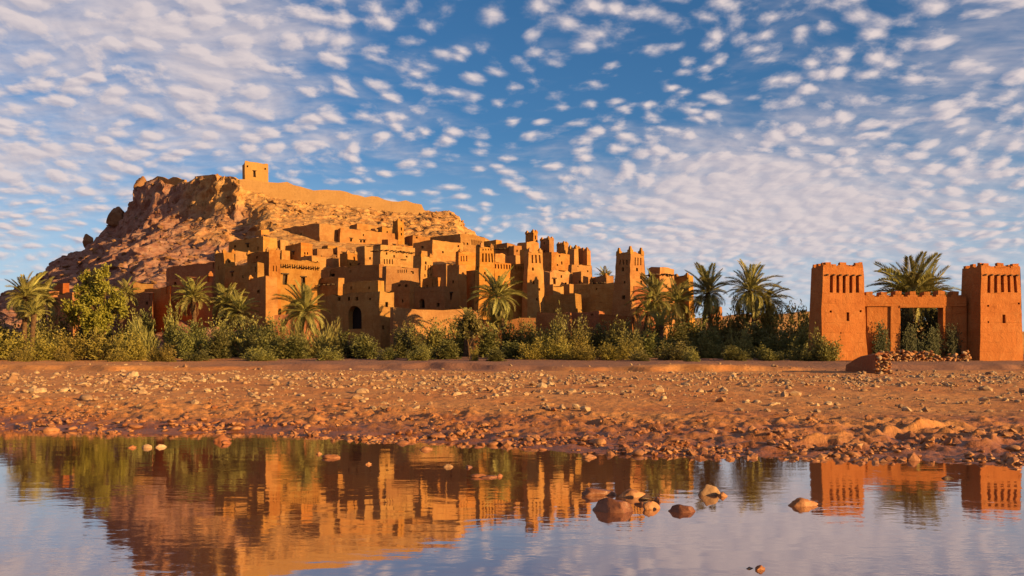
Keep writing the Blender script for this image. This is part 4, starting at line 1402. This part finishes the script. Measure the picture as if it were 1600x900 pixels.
def bush_geo(seed, shoots=150, per=15, up=1.2, leaf=.075, w=.03, spread=.35, lobes=7, droop=0.0):
    """unit bush: radius about 0.5, height 1"""
    rs = np.random.RandomState(seed)
    lc = [(rs.uniform(-.30, .30), rs.uniform(-.30, .30), rs.uniform(.45, 1.0)) for _ in range(lobes)]
    P, A = [], []
    for i in range(shoots):
        lx, ly, lh = lc[rs.randint(lobes)]
        a = rs.uniform(0, 2 * math.pi); q = math.sqrt(rs.rand())
        bx, by = lx * .8, ly * .8
        tx, ty = lx + .24 * q * math.cos(a), ly + .24 * q * math.sin(a)
        th = lh * (.22 + .78 * (1 - q ** 2.0) ** .5) * rs.uniform(.66, 1.08)
        if rs.rand() < .4: th *= rs.uniform(.2, .85)
        tip = np.array([tx, ty, th]); root = np.array([bx * .9 + tx * .1, by * .9 + ty * .1, max(0, th - rs.uniform(.25, .5))])
        d = tip - root; d /= np.linalg.norm(d)
        t = rs.rand(per) ** .7
        pos = root + (tip - root) * t[:, None] + rs.normal(0, .022, (per, 3))
        ax = d * up + rs.normal(0, spread, (per, 3)); ax[:, 2] -= droop * t
        ax /= np.linalg.norm(ax, axis=1)[:, None]
        P.append(pos); A.append(ax)
    P, A = np.concatenate(P), np.concatenate(A)
    P[:, 2] = np.maximum(P[:, 2], 0.0) / np.percentile(P[:, 2], 99) * .97
    n = len(P)
    return leaf_quads(P, A, leaf * rs.uniform(.6, 1.4, n), w * rs.uniform(.7, 1.3, n), rs)


BUSH = {}
for kind, mat, kw in (('tam', 'olive', dict(shoots=300, per=15, up=.95, leaf=.072, w=.030, spread=.50, lobes=9)),
                      ('dark', 'green', dict(shoots=300, per=15, up=.7, leaf=.066, w=.034, spread=.60, lobes=9)),
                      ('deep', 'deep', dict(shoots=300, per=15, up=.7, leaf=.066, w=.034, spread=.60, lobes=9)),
                      ('low', 'gold', dict(shoots=300, per=14, up=1.0, leaf=.075, w=.028, spread=.48, lobes=12)),
                      ('reed', 'reed', dict(shoots=190, per=12, up=2.4, leaf=.20, w=.022, spread=.35, lobes=10))):
    BUSH[kind] = [np_mesh('bush_' + kind, *bush_geo(300 + j * 7 + len(kind), **kw), M[mat], False) for j in range(4)]


def stems_mesh():
    V, Fc = [], []
    rg_ = random.Random(2)
    for i in range(7):
        a = rg_.uniform(0, 6.28); tip = Vector((.28 * math.cos(a), .28 * math.sin(a), rg_.uniform(.5, .75)))
        k = len(V)
        for t, r in ((0, .022), (.5, .014), (1, .004)):
            c = tip * t; c.z = tip.z * t - (.05 if t == 0 else 0)
            V += [c + Vector((r * math.cos(b_ * 2.09), r * math.sin(b_ * 2.09), 0)) for b_ in range(3)]
        for s_ in range(2):
            for b_ in range(3): Fc.append((k + s_ * 3 + b_, k + s_ * 3 + (b_ + 1) % 3, k + s_ * 3 + 3 + (b_ + 1) % 3, k + s_ * 3 + 3 + b_))
    return mesh('stems', V, Fc, M['bark'])


STEMS = stems_mesh()
nbush = [0]


def bush(u, vt, D, wpx, kind, label, name='bush', cat='bush', depth=None, sink=0.15):
    x = (u - 800) * D / F
    zg = terrain_z(x, D)
    h = max(.5, (CAMH + (HOR - vt) * D / F - zg) * (.86 if u < 1090 else .97))
    w_ = wpx * D / F
    rg_ = random.Random(label)
    root = empty(name, (x, D, zg - sink))
    tag(root, label, cat, 'bushes at the foot of the village')
    j = nbush[0]; nbush[0] += 1
    rz = rg_.uniform(0, 6.28)
    d_ = min(w_, 3.6) if depth is None else depth
    # wide bushes are several plants' worth of foliage grown together
    n = max(1, round(w_ / max(2.6, h * .9)))
    for i in range(n):
        off = (i - (n - 1) / 2) * w_ / n + (rg_.uniform(-.2, .2) * w_ / n if n > 1 else 0)
        hh = h * (1.0 if n == 1 else rg_.uniform(.62, 1.05))
        sc = (w_ / n * (1.15 if n == 1 else 1.45), depth or min(w_ / n * 1.3, 4.2), hh + sink)
        o = link('foliage', BUSH[kind][(j + i) % 4], root, (off, 0 if depth else rg_.uniform(-.4, .4), 0), (0, 0, 0), sc)
        # quarter turns keep the stretch along the row
        if rg_.random() < .5: o.rotation_euler.z = math.pi
    link('stems', STEMS, root, (0, 0, 0), (0, 0, rz), (w_ * .7, d_ * .7, h * .8))
    return root


BL = [
    # back rows first: u, top row, distance, width px, kind, label
    (20, 484, 88, 90, 'dark', 'dark bush mass under the leftmost palm'),
    (72, 487, 86, 60, 'tam', 'grey green bush right under the leftmost palm'),
    (112, 492, 86, 60, 'dark', 'dark bush left below the golden tree'),
    (165, 494, 88, 60, 'dark', 'dark bush under the golden tree'),
    (205, 487, 86, 44, 'tam', 'olive bush right beside the golden tree'),
    (236, 480, 87, 40, 'dark', 'dark bush below the low house with the square window'),
    (268, 470, 85, 34, 'tam', 'tall pale olive bush left of the palm with the brown skirt'),
    (232, 502, 82, 44, 'reed', 'reedy clump left of the pale olive bush'),
    (300, 497, 84, 80, 'dark', 'dark bush under the palm with the brown skirt'),
    (345, 494, 85, 66, 'tam', 'olive bush under the first small palm'),
    (392, 490, 85, 60, 'tam', 'olive bush under the second small palm'),
    (426, 489, 83, 50, 'tam', 'feathery olive bush left of the big left palm'),
    (322, 506, 80, 84, 'dark', 'dark green bush in the front of the shady thicket'),
    (380, 508, 80, 76, 'dark', 'dark bush at the right of the shady thicket'),
    (424, 514, 79, 60, 'dark', 'shadowed bush below the feathery olive bush'),
    (486, 500, 82, 74, 'reed', 'bright reed clump under the big left palm'),
    (516, 502, 84, 50, 'reed', 'reed clump left of the arched gatehouse door'),
    (470, 522, 79, 60, 'dark', 'dark low bush before the reed clumps'),
    (548, 514, 81, 56, 'dark', 'dark bush below the arched doorway'),
    (580, 519, 80, 46, 'dark', 'round dark bush right below the arched doorway'),
    (630, 511, 83, 52, 'dark', 'dark bush left of the sunlit perimeter wall bushes'),
    (648, 500, 86, 44, 'tam', 'bright topped bush under the left of the perimeter wall'),
    (684, 495, 86, 56, 'tam', 'bright topped bush under the middle of the perimeter wall'),
    (714, 497, 87, 36, 'tam', 'bright topped bush under the right of the perimeter wall'),
    (690, 527, 78, 84, 'dark', 'low wide bush in front of the perimeter wall bushes'),
    (770, 506, 85, 56, 'dark', 'dark bush beneath the single big palm'),
    (800, 500, 87, 50, 'dark', 'shadowed bush right beneath the single big palm'),
    (824, 496, 86, 40, 'tam', 'thin olive bush below the right kasbah tower'),
    (858, 486, 84, 50, 'tam', 'spiky olive bush below the lower dark wall'),
    (898, 491, 85, 50, 'tam', 'olive bush below the low flat roofed outbuilding'),
    (934, 500, 86, 46, 'dark', 'dark bush left below the east tower'),
    (968, 494, 84, 50, 'tam', 'bright olive bush at the foot of the east tower'),
    (1006, 492, 86, 48, 'tam', 'olive bush left under the right palm group'),
    (808, 532, 79, 60, 'dark', 'dark low bush left of the long low hedge'),
    (856, 527, 77, 80, 'low', 'dark left half of the long low hedge'),
    (938, 530, 76, 92, 'low', 'golden right half of the long low hedge'),
    (890, 514, 80, 50, 'low', 'golden bush rising behind the long low hedge'),
    (985, 512, 80, 36, 'tam', 'slim bright bush right of the long low hedge'),
    (1022, 516, 82, 56, 'dark', 'dark bush right of the slim bright bush'),
    (1046, 500, 86, 60, 'dark', 'dark bush under the middle of the right palm group'),
    (1084, 488, 88, 66, 'dark', 'large dark bush under the right palm of the group'),
    (1052, 531, 75, 56, 'tam', 'mounded bush standing forward on the bank right of the middle'),
    (1079, 541, 70, 30, 'tam', 'little bush farthest forward on the bank'),
    (1100, 514, 81, 60, 'dark', 'dark bush behind the little forward bush'),
    (1130, 475, 90, 52, 'tam', 'tall olive bush left under the lone round palm'),
    (1164, 470, 90, 56, 'tam', 'tall olive bush below the lone round palm'),
    (1205, 476, 89, 56, 'tam', 'tall olive bush right below the lone round palm'),
    (1246, 480, 87, 56, 'tam', 'tall olive bush left of the gateway'),
    (1130, 518, 80, 66, 'tam', 'lower bush below the lone round palm with bright tips'),
    (1186, 508, 83, 60, 'dark', 'darkest bush hollow below the lone round palm'),
    (1222, 516, 80, 60, 'dark', 'dark front bush left of the gateway'),
    (1262, 506, 78, 50, 'tam', 'lit bush touching the left gate tower'),
    (1292, 519, 73.5, 44, 'tam', 'small lit bush before the left gate tower'),
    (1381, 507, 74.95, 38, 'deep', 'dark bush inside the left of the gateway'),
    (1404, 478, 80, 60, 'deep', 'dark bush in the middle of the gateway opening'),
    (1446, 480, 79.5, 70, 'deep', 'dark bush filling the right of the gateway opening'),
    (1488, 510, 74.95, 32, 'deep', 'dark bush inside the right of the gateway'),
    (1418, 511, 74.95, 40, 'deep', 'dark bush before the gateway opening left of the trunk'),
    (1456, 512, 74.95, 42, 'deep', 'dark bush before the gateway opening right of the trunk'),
    # front row at the left
    (14, 514, 76, 64, 'low', 'leftmost golden bush of the front row'),
    (62, 521, 74, 54, 'low', 'second golden bush from the left in the front row'),
    (108, 514, 75, 60, 'low', 'third golden bush from the left in the front row'),
    (156, 513, 75, 60, 'low', 'fourth golden bush from the left in the front row'),
    (204, 517, 75, 50, 'low', 'rightmost golden bush of the front row'),
    (258, 537, 70, 44, 'low', 'small separate green bush right of the front row'),
    (30, 540, 70, 34, 'low', 'low yellowish tuft before the leftmost golden bush'),
    (96, 545, 69, 30, 'low', 'low yellowish tuft before the third golden bush'),
    (182, 543, 70, 36, 'low', 'low yellowish tuft before the rightmost golden bush'),
    (310, 545, 73, 44, 'dark', 'low dark tuft before the shady thicket'),
    (404, 543, 74, 50, 'tam', 'low olive tuft right before the shady thicket'),
    (512, 541, 74, 48, 'tam', 'low olive tuft before the reed clumps'),
    (600, 541, 75, 34, 'dark', 'low dark tuft in the gap before the perimeter wall'),
    (652, 538, 75, 40, 'tam', 'low olive tuft left before the perimeter wall bushes'),
    (780, 545, 73, 44, 'dark', 'low dark tuft before the single big palm'),
    (1000, 546, 73, 36, 'tam', 'low olive tuft right of the golden hedge'),
    (1150, 541, 75, 46, 'dark', 'low dark tuft before the lone round palm'),
    (1206, 542, 75, 44, 'tam', 'low olive tuft left of the dark front bush by the gateway'),
    (1252, 538, 74, 40, 'tam', 'low olive tuft left of the small lit bush by the gate'),
    (742, 540, 74, 16, 'low', 'tiny golden bush beside the thin trunked tree'),
]
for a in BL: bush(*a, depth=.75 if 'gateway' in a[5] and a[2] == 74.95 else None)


# palms
def frond_geo(arch, seed, pairs=30, length=1.0, leaflet=.25, w=.026):
    """unit frond along +X, arching down by 'arch' (radians over its length)"""
    rs = np.random.RandomState(seed)
    V, Fc = [], []
    pts = []; p = np.zeros(3); ang = 0.0
    n = 14
    for i in range(n + 1):
        pts.append(p.copy())
        p = p + np.array([math.cos(ang), 0, math.sin(ang)]) * length / n
        ang -= arch / n * (0.5 + 1.2 * i / n)
    pts = np.array(pts)

    def cur(t):
        k = min(int(t * n), n - 1); f = t * n - k
        return pts[k] * (1 - f) + pts[k + 1] * f, (pts[k + 1] - pts[k]) * n
    for i in range(n):                      # rachis: a thin tapering strip, three sided
        for k in (i, i + 1):
            r = .011 * (1 - k / n) + .003
            V += [pts[k] + np.array([0, r, 0]), pts[k] + np.array([0, -r, 0]), pts[k] + np.array([0, 0, -r * 1.4])]
        b_ = i * 6
        Fc += [(b_, b_ + 1, b_ + 4, b_ + 3), (b_ + 1, b_ + 2, b_ + 5, b_ + 4), (b_ + 2, b_, b_ + 3, b_ + 5)]
    for i in range(pairs):
        t = .16 + .83 * (i + .5) / pairs
        c, d = cur(t); d = d / np.linalg.norm(d)
        ll = leaflet * (math.sin(math.pi * (.12 + .80 * t)) ** .7) * rs.uniform(.85, 1.1)
        for s in (-1, 1):
            up = np.array([-d[2], 0, d[0]])
            a = d * (.62 + .5 * t) + np.array([0, s, 0]) * .72 + up * (.30 + rs.uniform(-.12, .12))
            a /= np.linalg.norm(a)
            side = np.cross(a, up); side /= np.linalg.norm(side)
            b_ = len(V); tipd = np.array([0, 0, -.10 * ll])
            V += [c - side * w * .25, c + a * ll * .45 - side * w * .5, c + a * ll + tipd, c + a * ll * .45 + side * w * .5]
            Fc.append((b_, b_ + 1, b_ + 2, b_ + 3))
    return V, Fc


FR = {}
for i, arch in enumerate((.5, 1.0, 1.7)):
    for j in range(2):
        FR[(i, j)] = mesh('frond', *frond_geo(arch, 400 + i * 3 + j), M['palm'])
FRD = mesh('dead_frond', *frond_geo(1.2, 431, pairs=18, leaflet=.16), M['palm_dead'])


def trunk_mesh(h, r, seed):
    V, Fc = [], []
    n, m_ = max(6, int(h / .22)), 10
    rs = np.random.RandomState(seed)
    bx, by = rs.uniform(-.13, .13, 2) * h
    for i in range(n + 1):
        t = i / n
        rr = r * (1.25 - .35 * min(1, t * 4)) * (1.0 + (.14 if i % 2 else -.05)) * (1.0 + .35 * max(0, t - .85) / .15)
        for k in range(m_):
            a = 2 * math.pi * (k + .5 * (i % 2)) / m_
            V.append((bx * t * t + rr * math.cos(a) * rs.uniform(.92, 1.08), by * t * t + rr * math.sin(a) * rs.uniform(.92, 1.08), h * t - .2 * (i == 0)))
    for i in range(n):
        for k in range(m_):
            a, b_ = i * m_ + k, i * m_ + (k + 1) % m_
            Fc.append((a, b_, b_ + m_, a + m_))
    Fc.append(tuple(n * m_ + k for k in range(m_)))
    return mesh('palm_trunk', V, Fc, M['bark']), Vector((bx, by, h))


def palm(u, vc, D, rpx, label, n=52, dead=8, elev=(80, -38), seed=0, name='palm_tree', rad=.24):
    x = (u - 800) * D / F
    zg = terrain_z(x, D)
    h = max(.5, CAMH + (HOR - vc) * D / F - zg)
    root = empty(name, (x, D, zg))
    tag(root, label, 'palm', 'date palms among the bushes')
    me, top = trunk_mesh(h, rad, seed)
    link('trunk', me, root)
    rg_ = random.Random(seed * 17 + 3)
    Lr = rpx * D / F
    lopx, lopy = rg_.uniform(-.16, .16), rg_.uniform(-.16, .16)
    for i in range(n):
        t = (i + .5) / n
        az = i * 2.39996 + rg_.uniform(-.25, .25)
        el = elev[0] + (elev[1] - elev[0]) * t ** .85 + rg_.uniform(-7, 7)
        k = 0 if el > 52 else (1 if el > 5 else 2)
        ln = Lr * rg_.uniform(.80, 1.16) * (1 + lopx * math.cos(az) + lopy * math.sin(az)) * (1.12 if el > 30 else 1.05)
        o = link('frond', FR[(k, i % 2)], root, top - Vector((0, 0, .25 * t)), (0, 0, 0), (ln, ln, ln))
        o.rotation_euler = (rg_.uniform(-.5, .5), -R(el), az)
    for i in range(dead):
        az = rg_.uniform(0, 6.28); ln = Lr * rg_.uniform(.5, .8)
        o = link('dead_frond', FRD, root, top - Vector((0, 0, .4 + rg_.uniform(0, .3))), (0, 0, 0), (ln, ln, ln))
        o.rotation_euler = (0, R(rg_.uniform(38, 70)), az)
    return root


palm(38, 463, 84, 36, 'leftmost palm with a wide golden crown', 56, 8, (82, -35), 1)
palm(72, 468, 88, 30, 'smaller palm leaning out right behind the leftmost palm', 36, 4, (70, -25), 2)
palm(50, 490, 82, 22, 'young stemless palm under the leftmost palm', 26, 0, (85, 15), 3)
palm(186, 458, 94, 24, 'half hidden palm behind the golden tree', 34, 3, (80, -20), 4)
palm(305, 463, 90, 32, 'palm with a shaggy brown skirt of dead leaves', 44, 30, (84, -10), 5)
palm(346, 474, 92, 29, 'first small palm right of the brown skirted one', 42, 4, (82, -25), 6)
palm(379, 486, 90, 30, 'second small palm right of the brown skirted one', 42, 4, (82, -25), 7)
palm(468, 486, 87, 41, 'big left palm below the arcaded facade', 58, 6, (84, -32), 8)
palm(789, 464, 88, 43, 'single big palm in front of the main kasbah', 62, 10, (85, -62), 9)
palm(940, 438, 128, 18, 'palm crown peeping over the terrace house left of the east tower', 40, 0, (85, -20), 10)
palm(1030, 468, 88, 36, 'left palm of the group beside the east tower', 50, 8, (84, -28), 11)
palm(1066, 472, 90, 33, 'middle palm of the group beside the east tower', 48, 8, (84, -35), 12)
palm(1098, 458, 92, 37, 'right palm of the group beside the east tower', 54, 8, (84, -38), 13)
palm(1034, 508, 84, 24, 'young stemless palm below the palm group', 26, 2, (85, 10), 14)
palm(1006, 488, 87, 24, 'low young palm at the foot of the east tower', 26, 2, (75, -10), 15)
palm(1180, 454, 88, 42, 'lone round palm between the palm group and the gateway', 62, 16, (85, -38), 16)
palm(1203, 468, 90, 34, 'lower crown leaning right of the lone round palm', 38, 10, (60, -40), 17)
palm(1420, 462, 84, 57, 'large palm rising behind the gateway wall', 58, 46, (84, -30), 18, rad=.3)
palm(1464, 459, 86, 42, 'second palm right behind the gateway wall', 46, 40, (84, -30), 19)
palm(728, 498, 86, 18, 'young fan palm at the right end of the perimeter wall', 24, 0, (85, 10), 20)


# trees with a leafy crown
def tree(u, vbase, D, label, peaks, mat, name='golden_tree', nleaf=9000, leaf=.30, w=.15, cat='tree', trunk_r=.22, seed=1):
    x0 = (u - 800) * D / F
    zg = terrain_z(x0, D)
    base = Vector((x0, D, zg))
    root = empty(name, base)
    tag(root, label, cat)
    rs = np.random.RandomState(seed)
    P, A = [], []
    V, Fc = [], []

    def limb(a, b_, r0, r1):
        k = len(V); ax = (b_ - a).normalized(); s1 = ax.orthogonal().normalized(); s2 = ax.cross(s1)
        for c, r in ((a, r0), ((a + b_) / 2 + s1 * r0 * .8, (r0 + r1) / 2), (b_, r1)):
            V.extend(c + (s1 * math.cos(j * 1.047) + s2 * math.sin(j * 1.047)) * r for j in range(6))
        for i in range(2):
            for j in range(6): Fc.append((k + i * 6 + j, k + i * 6 + (j + 1) % 6, k + i * 6 + 6 + (j + 1) % 6, k + i * 6 + 6 + j))
    fork = Vector((0, 0, 1.1))
    limb(Vector((0, 0, -.3)), fork, trunk_r, trunk_r * .8)
    tot = sum(p[2] * p[3] for p in peaks)
    for (uu_, v, rx, rz, dy) in peaks:
        c = at(uu_, v, D) - base; c.y = dy
        limb(fork, c, trunk_r * .6, .04)
        n = int(nleaf * rx * rz / tot)
        RX, RZ = rx * D / F, rz * D / F
        # small clumps on the lobe
        nc = max(8, n // 70)
        for i in range(nc):
            d = rs.normal(size=3); d /= np.linalg.norm(d); q = rs.uniform(.45, 1.0)
            cc = np.array([c.x, c.y, c.z]) + d * q * np.array([RX, RX * .85, RZ])
            m_ = n // nc; cr = rs.uniform(.22, .42)
            pp_ = cc + rs.normal(0, cr * .55, (m_, 3)) * np.array([1, 1, 1.25])
            ax = d * .5 + rs.normal(0, .6, (m_, 3)) + np.array([0, 0, .35])
            P.append(pp_); A.append(ax / np.linalg.norm(ax, axis=1)[:, None])
            if i % 5 == 0: limb(c, Vector(cc.tolist()), .05, .012)
    P, A = np.concatenate(P), np.concatenate(A)
    P[:, 2] = np.maximum(P[:, 2], .2)
    n = len(P)
    Vl, Fl = leaf_quads(P, A, leaf * rs.uniform(.6, 1.3, n), w * rs.uniform(.6, 1.3, n), rs)
    link('trunk', mesh('tree_trunk', V, Fc, M['bark']), root)
    link('crown', np_mesh('tree_crown', Vl, Fl, M[mat], False), root)


tree(150, 530, 85, 'golden green tree with two peaks in front of the hill at the left',
     [(135, 440, 14, 16, .2), (163, 438, 14, 18, -.2), (130, 462, 18, 18, .3), (168, 462, 20, 20, -.4), (122, 488, 20, 20, .1), (150, 482, 24, 22, -.6), (180, 486, 18, 20, .1), (152, 505, 30, 16, -.3)], 'lime', nleaf=12000)
tree(732, 553, 79, 'slender small tree with a thin bare trunk below the perimeter wall',
     [(722, 502, 12, 10, 0), (738, 505, 12, 12, .2), (746, 515, 8, 10, -.2), (728, 516, 10, 9, -.3)], 'olive', 'small_tree', 2600, trunk_r=.10, seed=4)
